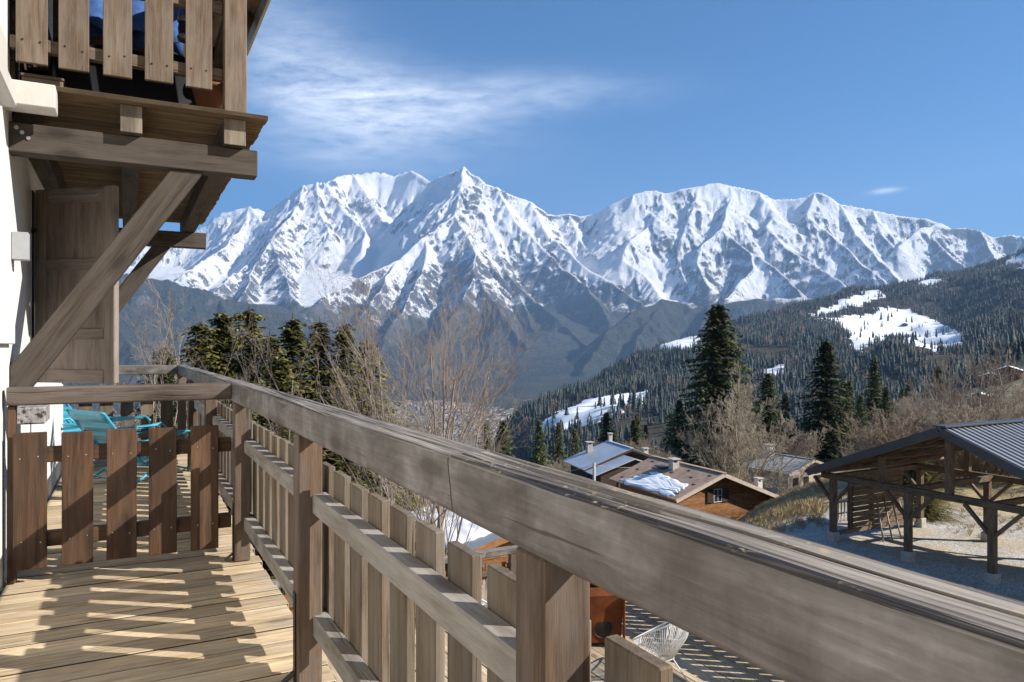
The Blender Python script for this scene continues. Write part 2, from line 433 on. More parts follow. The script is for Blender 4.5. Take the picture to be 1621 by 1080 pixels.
M['townwall'] = plain('far_pale_walls', (.36, .32, .28), .9, .1, 0, .1, 2)
M['townroof'] = plain('far_dull_roofs', (.17, .14, .12), .9, .1, 0, .2, 2)
M['deckedge'] = plain('grime_shade_board_edges', (.060, .045, .030), .95, .1, 0, .3, 6)  # board sides: grime, darkened further so gap shade is in the colour
def rail_wood():
    """old handrail: worn mottled grey sides, an upper face opened up into splits with silver fibres and lichen"""
    k = NT('weathered_rail_wood', .58, .35)
    tc = k.new('ShaderNodeTexCoord'); P = tc.outputs['Object']
    geo = k.new('ShaderNodeNewGeometry'); sp = k.new('ShaderNodeSeparateXYZ'); k.link(geo.outputs['True Normal'], sp.inputs[0])
    tm = k.ramp(sp.outputs[2], [(.40, 0.0), (.85, 1.0)])
    mot = k.noise(k.mapv(P, (5, 9, 9)), 1.0, 7, .62, .8)
    drip = k.noise(k.mapv(P, (16, 3, 3)), 1.0, 5, .6, .4)
    fib = k.noise(k.mapv(P, (5, 120, 120)), 1.0, 4, .6)
    gr = k.noise(k.mapv(P, (1.6, 34, 34)), 1.0, 4, .6, .5)
    m = k.math('ADD', k.math('ADD', k.math('MULTIPLY', mot, .55), k.math('MULTIPLY', drip, .17)), k.math('ADD', k.math('MULTIPLY', fib, .20), k.math('MULTIPLY', gr, .08)))
    side = k.ramp(m, [(.36, (.066, .056, .047)), (.47, (.125, .113, .102)), (.55, (.185, .172, .160)), (.64, (.29, .275, .26))])
    scr = k.noise(k.mapv(P, (1.3, 42, 42)), 1.0, 3, .5, .7)
    stain = k.noise(k.mapv(P, (2.2, 5, 5)), 1.0, 5, .6, .5)
    side = k.mix(k.math('MULTIPLY', k.ramp(stain, [(.54, 0.0), (.66, 1.0)]), .6), side, (.070, .055, .044))
    kv = k.new('ShaderNodeTexVoronoi'); kv.inputs['Scale'].default_value = 1.0; k.link(k.mapv(P, (1.7, 7, 7)), kv.inputs['Vector'])
    side = k.mix(k.math('MULTIPLY', k.ramp(kv.outputs['Distance'], [(.09, 1.0), (.13, .5), (.22, 0.0)]), .7), side, (.045, .034, .026))
    side = k.mix(k.math('MULTIPLY', k.ramp(scr, [(.315, 1.0), (.335, 0.0)]), .8), side, (.035, .029, .024))
    s1 = k.noise(k.mapv(P, (.5, 58, 58)), 1.0, 3, .6, .25)
    s2 = k.noise(k.mapv(P, (1.6, 150, 150)), 1.0, 3, .65)
    s3 = k.noise(k.mapv(P, (3.0, 14, 14)), 1.0, 5, .6)
    topc = k.ramp(k.math('ADD', k.math('MULTIPLY', s2, .55), k.math('MULTIPLY', s3, .45)), [(.36, (.085, .070, .055)), (.50, (.19, .165, .14)), (.63, (.36, .325, .28))])
    split = k.math('MAXIMUM', k.ramp(s1, [(.385, 1.0), (.42, 0.0)]), k.math('MULTIPLY', k.ramp(s2, [(.36, 1.0), (.41, 0.0)]), .6))
    topc = k.mix(split, topc, (.022, .018, .015))
    li = k.noise(P, 55, 3, .6); lm = k.noise(P, 7, 3, .5)
    topc = k.mix(k.math('MULTIPLY', k.math('MULTIPLY', k.ramp(li, [(.58, 0.0), (.64, 1.0)]), k.ramp(lm, [(.5, 0.0), (.6, 1.0)])), .85), topc, (.44, .36, .22))
    k.color(k.mix(tm, side, topc))
    h = k.math('SUBTRACT', k.math('ADD', k.math('MULTIPLY', fib, .5), k.math('MULTIPLY', mot, .4)), k.math('MULTIPLY', k.math('MULTIPLY', split, tm), 1.4))
    k.bump(h, .7, .004)
    return k.m
M['rail'] = rail_wood()
M['midrail'] = wood('pale_cross_rail_wood', (.31, .28, .245), (.19, .165, .14), (.40, .38, .35), .5, .7, .25, 22, .5, .08, .5)
def granite():
    k = NT('speckled_granite', .8, .2); tc = k.new('ShaderNodeTexCoord')
    n = k.noise(tc.outputs['Object'], 34, 3, .6); c = k.ramp(n, [(.40, (.05, .045, .04)), (.47, (.25, .24, .23)), (.62, (.32, .31, .30))])
    k.color(c); k.bump(n, .5, .01); return k.m
M['granite'] = granite()
# ================================================================== mountains
# ridge lines: (photograph px, py, distance in km along the lens axis)
RIDGES = [
 # skyline
 [(-900,430,13),(-500,420,13),(-100,425,13),(60,410,13),(200,392,13),(260,385,13.4),(300,368,13.7),(321,359,13.9),(353,335,14),(380,327,14),(398,325,14),(425,335,14.1),(437,327,14),(462,306,14),(480,289,14),(501,286.5,14),(517,288,14.2),(533,279,14.8),(559,273.7,15.2),(594,271.4,15.4),(632,277,15.3),(651.6,269,15.2),(661,275,15),(684,288,14.6)],
 [(640,330,13.6),(662,305,13.3),(680,288,13.1),(696,280,12.9),(714,274,12.8),(728,269,12.7),(736,264,12.6),(747,275.6,12.6),(757,280,12.5),(770,293,12.4),(783,294.5,12.4),(805,306,12.3),(837,317,12.3),(853,328,12.3),(873,339.5,12.3),(902,338,12.3),(921,341,12.3),(937,339.5,12.3),(945,338,12.2),(969,322,12.1),(1001,307,12),(1033,298.4,12),(1046,304,12),(1062,306,12),(1078,297,12),(1104,296,12),(1120,290,12),(1138,287.5,12),(1156,292,12),(1205,302,11.9),(1226,313,11.9),(1261,314.6,11.8),(1289,304,11.8),(1304,306,11.7),(1328,323,11.6),(1378,332,11.5),(1420,341,11.4),(1473,346,11.2),(1494,353,11.1),(1508,362,11),(1532,360.4,11),(1554,365,10.9),(1578,376,10.9),(1592,371,10.9),(1621,373,10.8),(1700,385,10.8),(1900,425,10.8),(2300,450,11)],
 # central pyramid spurs
 [(736,264,12.6),(728,300,12.0),(722,339,11.3),(738,370,10.6),(754,402,10.0),(757,432,9.4),(775,470,8.8),(800,510,8.2),(840,560,7.4),(880,610,6.4),(905,640,5.5)],
 [(722,339,11.3),(690,364,10.9),(650,393,10.4),(600,424,9.8),(560,447,9.3),(520,466,8.8),(475,493,8.0),(440,535,7.3)],
 [(757,432,9.4),(730,480,8.6),(700,530,7.8),(660,590,6.8),(625,640,5.8)],
 [(680,375,10.75),(668,430,9.7),(640,480,8.8),(610,540,7.8),(580,600,6.8),(555,640,5.9)],
 [(625,409,10.1),(600,460,9.1),(560,510,8.3),(530,560,7.4)],
 [(783,294.5,12.4),(815,345,11.6),(850,385,11.0),(890,425,10.3),(930,455,9.7),(955,485,9.0),(965,510,8.5)],
 [(757,300,12.3),(775,370,11.2),(800,430,10.2),(850,478,9.2),(900,520,8.4),(945,560,7.5)],
 [(820,450,9.9),(840,510,8.7),(870,560,7.6)],
 [(790,500,8.4),(770,555,7.4),(752,610,6.3),(740,650,5.3)],
 [(837,317,12.3),(875,375,11.4),(930,420,10.5),(985,455,9.9),(1015,480,9.5)],
 [(902,338,12.3),(915,375,11.8),(940,405,11.3),(990,430,10.7),(1030,462,10.1)],
 # right massif ribs
 [(1046,304,12),(1049,336,11.7),(1027,359,11.4),(995,378,11.0),(982,407,10.6),(1017,432,10.25),(1040,462,9.8)],
 [(1001,307,12),(985,350,11.7),(958,385,11.4)],
 [(1104,296,12),(1100,330,11.6),(1075,384,10.9),(1072,420,10.5),(1085,455,10)],
 [(1156,292,12),(1153,330,11.5),(1140,363,11.0),(1187,397,10.4),(1190,425,10.0),(1166,455,9.6),(1150,475,9.2)],
 [(1140,363,11.0),(1110,385,10.7),(1105,420,10.3),(1120,455,9.7)],
 [(1187,397,10.4),(1230,425,9.9),(1260,455,9.4),(1275,480,9.0)],
 [(1205,302,11.9),(1228,338,11.4),(1215,358,11.1),(1255,398,10.5),(1310,430,9.9),(1345,462,9.3)],
 [(1289,304,11.8),(1272,342,11.3),(1312,370,10.9),(1355,400,10.4),(1400,445,9.7)],
 [(1328,323,11.6),(1350,360,11.1),(1385,395,10.5),(1425,440,9.8)],
 [(1378,332,11.5),(1395,370,11.0),(1420,395,10.6)],
 [(1494,353,11.1),(1475,375,10.8),(1500,400,10.3),(1530,425,9.8)],
 [(1494,353,11.1),(1455,362,10.9),(1432,378,10.7),(1425,392,10.5)],
 [(1554,365,10.9),(1570,395,10.3),(1590,430,9.6)],
 [(1621,373,10.8),(1650,405,10.2),(1680,440,9.6)],
 # left peak and the faces below it
 [(398,325,14),(380,365,13.2),(340,400,12.0),(290,430,10.6)],
 [(398,325,14),(425,365,13.2),(420,395,12.3),(380,430,11.0),(340,455,9.7)],
 [(480,289,14),(470,330,13.2),(445,360,12.4),(432,380,11.9),(445,430,10.8),(470,478,9.6)],
 [(432,380,11.9),(400,430,10.9),(390,462,9.8)],
 [(517,288,14.2),(540,330,13.4),(580,365,12.6),(570,400,11.9)],
 [(559,274,15.2),(590,320,14.2),(610,350,13.4)],
 [(501,286.5,14),(505,335,13.2),(520,370,12.5)],
 # dark forested ridges in front
 [(-900,400,6.3),(-200,395,6.5),(100,415,6.7),(240,440,7),(300,455,7.1),(350,471,7.2),(440,492,7.3),(478,503,7.3),(520,540,7.0),(560,590,6.4)],
 [(150,425,6.75),(180,500,6.0),(210,560,5.4)],
 [(340,470,7.2),(380,530,6.4),(420,590,5.7)],
 [(925,585,6.3),(945,555,6.8),(965,520,7.2),(1000,495,7.5),(1045,471,7.9),(1080,479,7.9),(1120,482,7.8),(1200,471,7.8),(1290,471,7.7),(1400,490,7.5),(1600,480,7.4),(2300,470,7.4)],
 [(1045,471,7.9),(1020,520,7.2),(990,570,6.5)],
 [(1120,482,7.8),(1110,530,7.1),(1090,590,6.3)],
]
NFRONT = len(RIDGES) - 6
def ridge_world(r, step=110.0):
    P = np.array([list(at_t(a, b, c * 1000.0)) for a, b, c in r])
    d = np.r_[0, np.cumsum(np.linalg.norm(np.diff(P, axis=0), axis=1))]
    n = max(2, int(d[-1] / step))
    s = np.linspace(0, d[-1], n)
    return np.stack([np.interp(s, d, P[:, i]) for i in range(3)], 1), s
def build_mountains():
    azc = np.concatenate([np.linspace(-900, -40, 90, endpoint=False), np.linspace(-40, 1680, 900, endpoint=False), np.linspace(1680, 2400, 60)])
    tt = np.concatenate([np.linspace(4300, 8200, 130, endpoint=False), np.linspace(8200, 13200, 250, endpoint=False), np.linspace(13200, 16500, 60)])
    PX, T = np.meshgrid(azc, tt, indexing='ij')
    xc = (PX - CX) / FPX
    X = T * (SA + xc * CA); Y = T * (CA - xc * SA)
    wx = X + fbm(X / 900, Y / 900, 3, 5) * 55; wy = Y + fbm(X / 900 + 40, Y / 900, 3, 6) * 55
    base = np.interp(T, [4300, 5000, 7000, 8500, 10000, 12000, 16500], [-450, -400, -180, 180, 640, 1250, 1900])
    base = base + fbm(X / 1500, Y / 1500, 3, 9) * 60
    Z = base.copy()
    rib = np.zeros_like(Z); DD = np.full_like(Z, 3000.0)
    flat = None
    for ri, r in enumerate(RIDGES):
        P, s = ridge_world(r)
        sky = ri < 2
        jag = pnoise(s / 170, s * 0 + ri, 61 + ri) * (7 if sky else 34) + pnoise(s / 60, s * 0 + ri, 81 + ri) * (4 if sky else 14)
        zr = P[:, 2] + jag
        # nearest ridge sample, in blocks, only where it can matter
        x0, x1 = P[:, 0].min() - 3600, P[:, 0].max() + 3600
        y0, y1 = P[:, 1].min() - 3600, P[:, 1].max() + 3600
        m = (wx > x0) & (wx < x1) & (wy > y0) & (wy < y1)
        if not m.any(): continue
        gx, gy = wx[m], wy[m]
        best = np.full(gx.shape, -1e9); bs = np.zeros_like(gx); bd = np.zeros_like(gx)
        front = ri >= NFRONT
        A_, B_ = (520, 420) if sky else ((330, 430) if not front else (150, 400))
        for k in range(len(s) - 1):
            ax, ay = P[k, 0], P[k, 1]; ex, ey = P[k + 1, 0] - ax, P[k + 1, 1] - ay
            f = np.clip(((gx - ax) * ex + (gy - ay) * ey) / (ex * ex + ey * ey), 0, 1)
            d = np.hypot(gx - ax - f * ex, gy - ay - f * ey)
            h = zr[k] + f * (zr[k + 1] - zr[k]) - .50 * d - 520 * (d / 1500) ** 2 - A_ * (1 - np.exp(-d / B_))
            u = h > best
            best[u] = h[u]; bs[u] = (s[k] + f * (s[k + 1] - s[k]))[u]; bd[u] = d[u]
        # interpolate the ridge parameter by the along-ridge direction is not needed: add fluting
        bs = bs + fbm(gx / 330, gy / 330, 2, 91) * 75
        fl = (np.abs(pnoise(bs / 210 + ri * 9, bd / 1500, 101 + ri)) * 1.5 - .35) * np.clip(bd / 260, 0, 1) * (50 if front else 72)
        fl += (np.abs(pnoise(bs / 85 + ri * 5, bd / 700 + 3, 121 + ri)) * 1.5 - .3) * np.clip(bd / 130, 0, 1) * (20 if front else 36)
        fl += (np.abs(pnoise(bs / 42 + ri * 3, bd / 420 + 7, 141 + ri)) * 1.5 - .3) * np.clip(bd / 90, 0, 1) * (8 if front else 15)
        best = best + fl
        cur = Z[m]
        k_ = 14.0
        hh = np.clip(.5 + .5 * (best - cur) / k_, 0, 1)
        Z[m] = cur * (1 - hh) + best * hh + k_ * hh * (1 - hh)
        dm = DD[m]; up = best > cur; dm[up] = bd[up]; DD[m] = dm
    high = np.clip((Z - base) / 500, 0, 1)
    far = np.clip((T - 4300) / 4000, .25, 1)
    det = (ridged(wx / 520, wy / 520, 5, 201) - .75) * 30 + (ridged(wx / 210, wy / 210, 4, 221) - .75) * 24 + fbm(wx / 70, wy / 70, 3, 211) * 7
    Z = Z + det * (.25 + .75 * high) * far * np.clip(DD / 140, .12, 1)
    Z = np.minimum(Z, 4000)
    # broad snowfields and bare cliffs, each where it lies on the range
    field = np.zeros_like(Z)
    PYv = HY - Z / T * FPX
    for (cx_, cy_, rx, ry, am) in [(600,292,60,17,.9),(645,300,40,20,.7),(705,302,22,26,.7),(620,402,55,24,.7),(560,402,40,22,.5),(1150,300,40,13,1.0),(1235,324,45,15,1.0),(985,338,38,28,.6),(960,425,55,24,.7),(1045,445,22,40,.7),(1200,445,26,45,.45),(1440,430,22,45,.7),(1390,337,45,8,.6),(800,345,60,22,.35),(398,330,22,8,.7),(340,420,40,20,.4),(1330,430,50,30,.3),(730,275,10,10,.4),
                                   (510,322,32,28,-.35),(575,327,24,20,-.6),(748,322,20,26,-.6),(720,455,36,30,-.2),(1062,392,18,38,-.35),(1170,420,46,28,-.3),(850,445,70,36,-.35),(940,475,60,26,-.45),(430,412,34,36,-.4),(1283,345,14,16,-.4),(1540,366,60,10,-.5),(1500,400,40,30,-.2)]:
        field = field + am * np.exp(-((PX - cx_) / rx) ** 2 - ((PYv - cy_) / ry) ** 2)
    # wind-packed domes and glaciers lie smooth: the fields ease the relief below them
    sm_ = np.clip(field, 0, .85) * np.clip((PYv - np.min(np.where(T > 9000, PYv, 9999), axis=1, keepdims=True) - 3) / 8, 0, 1)
    Zb = Z
    for _ in range(14): Zb = (np.roll(Zb, 1, 0) + np.roll(Zb, -1, 0) + np.roll(Zb, 1, 1) + np.roll(Zb, -1, 1) + 2 * Zb) / 6
    Z = Z * (1 - sm_) + Zb * sm_
    # snow: shed by steep ground, caught in hollows, none low down
    dZt = np.gradient(Z, axis=1) / np.gradient(T, axis=1)
    arc = np.gradient(PX, axis=0) / FPX * T
    dZp = np.gradient(Z, axis=0) / arc
    slope = np.hypot(dZt, dZp)
    def blur(a, n):
        for _ in range(n):
            a = (np.roll(a, 1, 0) + np.roll(a, -1, 0) + np.roll(a, 1, 1) + np.roll(a, -1, 1) + 2 * a) / 6
        return a
    hollow = blur(Z, 8) - Z
    nse = fbm(wx / 260, wy / 260, 5, 301)
    raw = -slope * 1.0 + np.clip(hollow, -14, 60) / 60.0 + nse * .55 + np.clip((Z - 1000) / 1800, -.5, .45)
    hi_ = (Z > 700) & (T > 7500)
    snow = .5 + (raw - np.percentile(raw[hi_], 10)) / raw[hi_].std() * .42
    snow = snow + field
    tree = 560 + fbm(wx / 500, wy / 500, 4, 311) * 210 - 230 * np.exp(-((PX - 610) / 110) ** 2) * (T < 11500) + 420 * ((T < 7900) & (PX < 500))
    # sunny right-hand slopes of the pyramid lose their snow lower down
    forest = np.clip((tree - Z) / 230 + .5, 0, 1)
    forest = forest * np.clip(1.2 - np.clip(slope - 1.2, 0, 1) * 1.5, 0, 1)
    n1, n2 = len(azc), len(tt)
    V = np.stack([X, Y, Z], -1).reshape(-1, 3)
    I = np.arange(n1 * n2).reshape(n1, n2)
    F = np.stack([I[:-1, :-1], I[1:, :-1], I[1:, 1:], I[:-1, 1:]], -1).reshape(-1, 4)
    me = grid_mesh('mountain_range', V, F)
    for nm, a in (('snow', snow), ('forest', forest)):
        at = me.attributes.new(nm, 'FLOAT', 'POINT'); at.data.foreach_set('value', a.reshape(-1).astype(np.float32))
    return me
def grid_mesh(name, V, F, smooth=True):
    me = bpy.data.meshes.new(name)
    me.vertices.add(len(V)); me.vertices.foreach_set('co', V.astype(np.float32).ravel())
    me.loops.add(len(F) * 4); me.polygons.add(len(F))
    me.loops.foreach_set('vertex_index', F.astype(np.int32).ravel())
    me.polygons.foreach_set('loop_start', np.arange(0, len(F) * 4, 4, dtype=np.int32))
    me.polygons.foreach_set('use_smooth', np.full(len(F), smooth))
    me.update(calc_edges=True)
    return me
def mountain_mat():
    k = NT('alpine_rock_snow_forest', .85, .1)
    geo = k.new('ShaderNodeNewGeometry'); pos = geo.outputs['Position']
    def at(n):
        a = k.new('ShaderNodeAttribute', attribute_name=n); return a.outputs['Fac']
    sv = k.mapv(pos, (.001, .001, .00028))
    n1 = k.noise(sv, 14, 8, .68)                       # patches ~70 m and finer
    n2 = k.noise(k.mapv(pos, (.001, .001, .0004)), 42, 7, .75)
    s = k.math('ADD', at('snow'), k.math('MULTIPLY', k.math('SUBTRACT', n1, .5), 1.15))
    s = k.math('ADD', s, k.math('MULTIPLY', k.math('SUBTRACT', n2, .5), 1.7))
    n3 = k.noise(k.mapv(pos, (.001, .001, .0005)), 130, 4, .7)
    s = k.math('ADD', s, k.math('MULTIPLY', k.math('SUBTRACT', n3, .5), 1.3))
    sm = k.ramp(s, [(.40, 0.0), (.49, .30), (.56, 1.0)])
    rn = k.noise(sv, 30, 6, .65)
    rock = k.ramp(rn, [(.3, (.050, .050, .056)), (.52, (.105, .104, .112)), (.7, (.19, .182, .182))])
    c = k.mix(sm, rock, (.92, .925, .94))
    fn = k.noise(k.mapv(pos, (.001, .001, .0006)), 36, 6, .85)
    fcol = k.ramp(fn, [(.34, (.012, .020, .018)), (.50, (.042, .052, .040)), (.62, (.10, .092, .070)), (.74, (.26, .24, .21))])
    big = k.noise(k.mapv(pos, (.001, .001, .001)), 3.2, 5, .6)
    fcol = k.mix(k.math('MULTIPLY', k.ramp(big, [(.48, 0.0), (.62, 1.0)]), .5), fcol, k.ramp(fn, [(.35, (.06, .047, .036)), (.65, (.17, .135, .10))]))
    fm = k.math('ADD', at('forest'), k.math('MULTIPLY', k.math('SUBTRACT', k.noise(sv, 22, 6, .7), .5), 1.4))
    fm2 = k.ramp(fm, [(.42, 0.0), (.6, 1.0)])
    # brown alpine grass just above the trees
    gm = k.ramp(fm, [(.08, 0.0), (.30, 1.0)])
    c = k.mix(k.math('MULTIPLY', gm, .38), c, (.15, .115, .09))
    c = k.mix(fm2, c, fcol)
    k.color(c)
    h = k.math('ADD', k.math('MULTIPLY', rn, 1.0), k.math('MULTIPLY', fn, .6))
    k.bump(k.math('ADD', h, k.math('MULTIPLY', n3, .6)), .9, 34.0)
    return k.m
mm = build_mountains()
mm.materials.append(mountain_mat())
mo = add('mountains', mm); mo['kind'] = 'structure'
# ================================================================== air
def haze_box():
    k = bpy.data.materials.new('valley_air'); k.use_nodes = True
    nt = k.node_tree
    for n in list(nt.nodes):
        if n.type == 'BSDF_PRINCIPLED': nt.nodes.remove(n)
    v = nt.nodes.new('ShaderNodeVolumePrincipled')
    v.inputs['Color'].default_value = (.37, .61, 1.0, 1)
    v.inputs['Density'].default_value = HAZE
    v.inputs['Anisotropy'].default_value = .1
    nt.links.new(v.outputs[0], nt.nodes['Material Output'].inputs['Volume'])
    x0, x1, y0, y1, z0, z1 = -14000, 19000, -9000, 19000, -620, 4300
    V = [(x, y, z) for z in (z0, z1) for y in (y0, y1) for x in (x0, x1)]
    F = [(0, 2, 3, 1), (4, 5, 7, 6), (0, 1, 5, 4), (2, 6, 7, 3), (0, 4, 6, 2), (1, 3, 7, 5)]
    o = add('haze', mesh_from('haze', V, F, [k])); o['kind'] = 'stuff'
HAZE = 4.9e-5
haze_box()
# ================================================================== the house and its balconies
DECK, TOPZ = -1.24, -0.205
WALLX = -0.572

# ---- house with white wall
house = thing('house', 'white rendered house wall at the left edge carrying the balconies', 'house', (WALLX, 0, -8))
slab('wall', house, -9.0, WALLX, -7.0, 8.8, -8.0, 4.6, M['render'], 0.01)
def hp(p): return Vector(p)
# awning cassette / gutter running along the wall, high up
tr = slab('gutter', house, WALLX + .003, WALLX + .085, -3.0, 4.42, 1.20, 1.30, M['whitepaint'], .01)
slab('trim_board', house, WALLX + .003, WALLX + .05, -3.0, 4.40, 1.34, 1.52, M['whitepaint'], .006)
# white boxed beam end that pokes out of the wall
b = slab('boxed_beam', house, WALLX - .1, at_y(88, 170, 4.62).x, 4.60, 4.765, 1.275, 1.40, M['whitepaint'], .004, axis='x')
# small grey vent box on the wall
slab('vent_box', house, WALLX + .002, at_y(45, 390, 4.95).x, 4.95, 5.03, at_y(30, 411, 4.95).z, at_y(30, 367, 4.95).z, M['greypaint'], .003)
slab('plaster_band', house, WALLX - .05, WALLX + .03, 3.0, 4.86, at_y(20, 545, 4.86).z, at_y(20, 514, 4.86).z, M['render'], .004)
slab('stone_ledge', house, WALLX - .05, at_y(72, 660, 5.0).x, 5.0, 5.28, at_y(50, 672, 5.0).z, at_y(50, 645, 5.0).z, M['granite'], .008)
# window behind the shutter
slab('window_frame', house, WALLX - .05, WALLX + .012, 5.98, 7.2, -.22, 1.08, M['darkchalet'], .005)
slab('window_pane', house, WALLX - .05, WALLX + .016, 6.05, 7.13, -.14, 1.0, M['glassdark'], .003)
# open shutter
A, B = Vector((WALLX + .035, 5.96, 0)), Vector((-.056, 5.53, 0))
sd = (B - A).normalized(); sn = Vector((sd.y, -sd.x, 0))
if sn.y > 0: sn = -sn
ZB, ZT = -.235, 1.075
SW = (B - A).length
sh = bpy.data.objects.new('shutter', box_mesh(1.31 - .02, SW - .02, .022, M['shutter'], .002))
link(sh, house)
def shut(u0, u1, z0, z1, d0, d1, name, mat, axis='z'):
    a = A + sd * u0; c = A + sd * u1
    n0, n1 = sn * d0, sn * d1
    mid = (n0 + n1) / 2
    if axis == 'z':
        p0 = (a + c) / 2 + mid + Vector((0, 0, z0)); p1 = (a + c) / 2 + mid + Vector((0, 0, z1))
        W, T = (u1 - u0), abs(d1 - d0)
        return p0, p1, W, T
    p0 = a + mid + Vector((0, 0, (z0 + z1) / 2)); p1 = c + mid + Vector((0, 0, (z0 + z1) / 2))
    return p0, p1, abs(d1 - d0), (z1 - z0)
Msh = basis(A + Vector((0, 0, ZB + .01)) + sd * SW / 2, A + Vector((0, 0, ZT - .01)) + sd * SW / 2, sn)
sh.matrix_local = pm(house).inverted() @ Msh
bpy.context.view_layer.update()
def shut_part(name, u0, u1, z0, z1, mat, axis='z', t=.045, parent=sh):
    p0, p1, W, T = shut(u0, u1, z0, z1, -.5 * t, .5 * t, name, mat, axis)
    L = (p1 - p0).length
    o = bpy.data.objects.new(name, box_mesh(L, W, T, mat, .004) if axis == 'z' else box_mesh(L, T, W, mat, .004))
    link(o, parent)
    Mw = basis(p0, p1, sn)
    o.matrix_local = Msh.inverted() @ Mw
    return o
fw = .085
shut_part('stile', 0, fw, ZB, ZT, M['shutter']); shut_part('stile', SW - fw, SW, ZB, ZT, M['shutter'])
for (z0, z1) in ((ZB, ZB + .09), (ZT - .10, ZT), (.52, .60), (.06, .13)):
    shut_part('rail', fw, SW - fw, z0, z1, M['shutter'], 'x')
shut_part('latch_bar', .10, .52, ZT - .065, ZT - .045, M['steel'], 'x', .052)
o = tube('hinge', house, [A + Vector((-.06, 0, .80)), A + Vector((.03, -.02, .80))], .018, M['blackmetal'], 8)
o.matrix_parent_inverse = pm(house).inverted()
for zz in (.10, .02):
    V, F = [], []
    c = A + sd * .17 + sn * .035 + Vector((0, 0, zz))
    tube_into(V, F, [c + sd * (.028 * math.cos(a)) + Vector((0, 0, .022 * math.sin(a))) for a in np.linspace(0, 5.5, 12)], .004, 5)
    o = add('hook', mesh_from('hook', V, F, [M['corten']], True), house); o.matrix_parent_inverse = pm(house).inverted()
# roof eave far above: sheet roof with soffit boards and white edge
er = bpy.data.objects.new('roof', box_mesh(16.0, 3.2, .06, M['darkroof'], .004)); link(er, house)
EX, EZ = 1.22, 3.42
p0, p1 = Vector((EX - 1.55, -7.2, EZ + .70)), Vector((EX - 1.55, 8.8, EZ + .70))
eup = Vector((.40, 0, 1)).normalized()
Me_ = basis(p0, p1, eup); er.matrix_local = pm(house).inverted() @ Me_
for i in range(14):
    yy = -6.9 + i * 1.15
    q0, q1 = Vector((EX - 1.9, yy, EZ + .68)), Vector((EX - .06, yy, EZ - .05))
    o = timber('rafter', house, q0, q1, .11, .14, M['beam'], eup)
timber('fascia_board', house, (EX - .01, -7.1, EZ - .02), (EX - .01, 8.8, EZ - .02), .03, .17, M['whitepaint'], (0, 0, 1))
for i in range(6):
    f = i / 6
    q = Vector((EX - .10 - i * .16, 0, EZ + .075 + i * .064))
    timber('soffit_board', house, q + Vector((0, -7.1, 0)), q + Vector((0, 8.79, 0)), .152, .018, M['upper'], eup)

# ---- deck of the lower balcony
deck = thing('balcony_deck', 'weathered yellow-grey plank floor of the balcony in the foreground', 'deck', (0, 0, DECK))
y = -2.4; i = 0
while y < 9.95:
    w = .1455 + random.uniform(-.002, .002)
    x0, x1 = WALLX + .012, .695 + random.uniform(-.012, .008)
    if y > 8.86: x0 = -3.2
    grime_shade_edges(slab('plank', deck, x0, x1, y, y + w, DECK - .03, DECK + random.uniform(-.0025, .0015), M['deck'], .0025, axis='x', wob=.0012))
    y += w + .0105
for xx in (-.45, .1, .6):
    slab('joist', deck, xx - .05, xx + .05, -2.4, 9.9, DECK - .20, DECK - .034, M['beam'], .004)

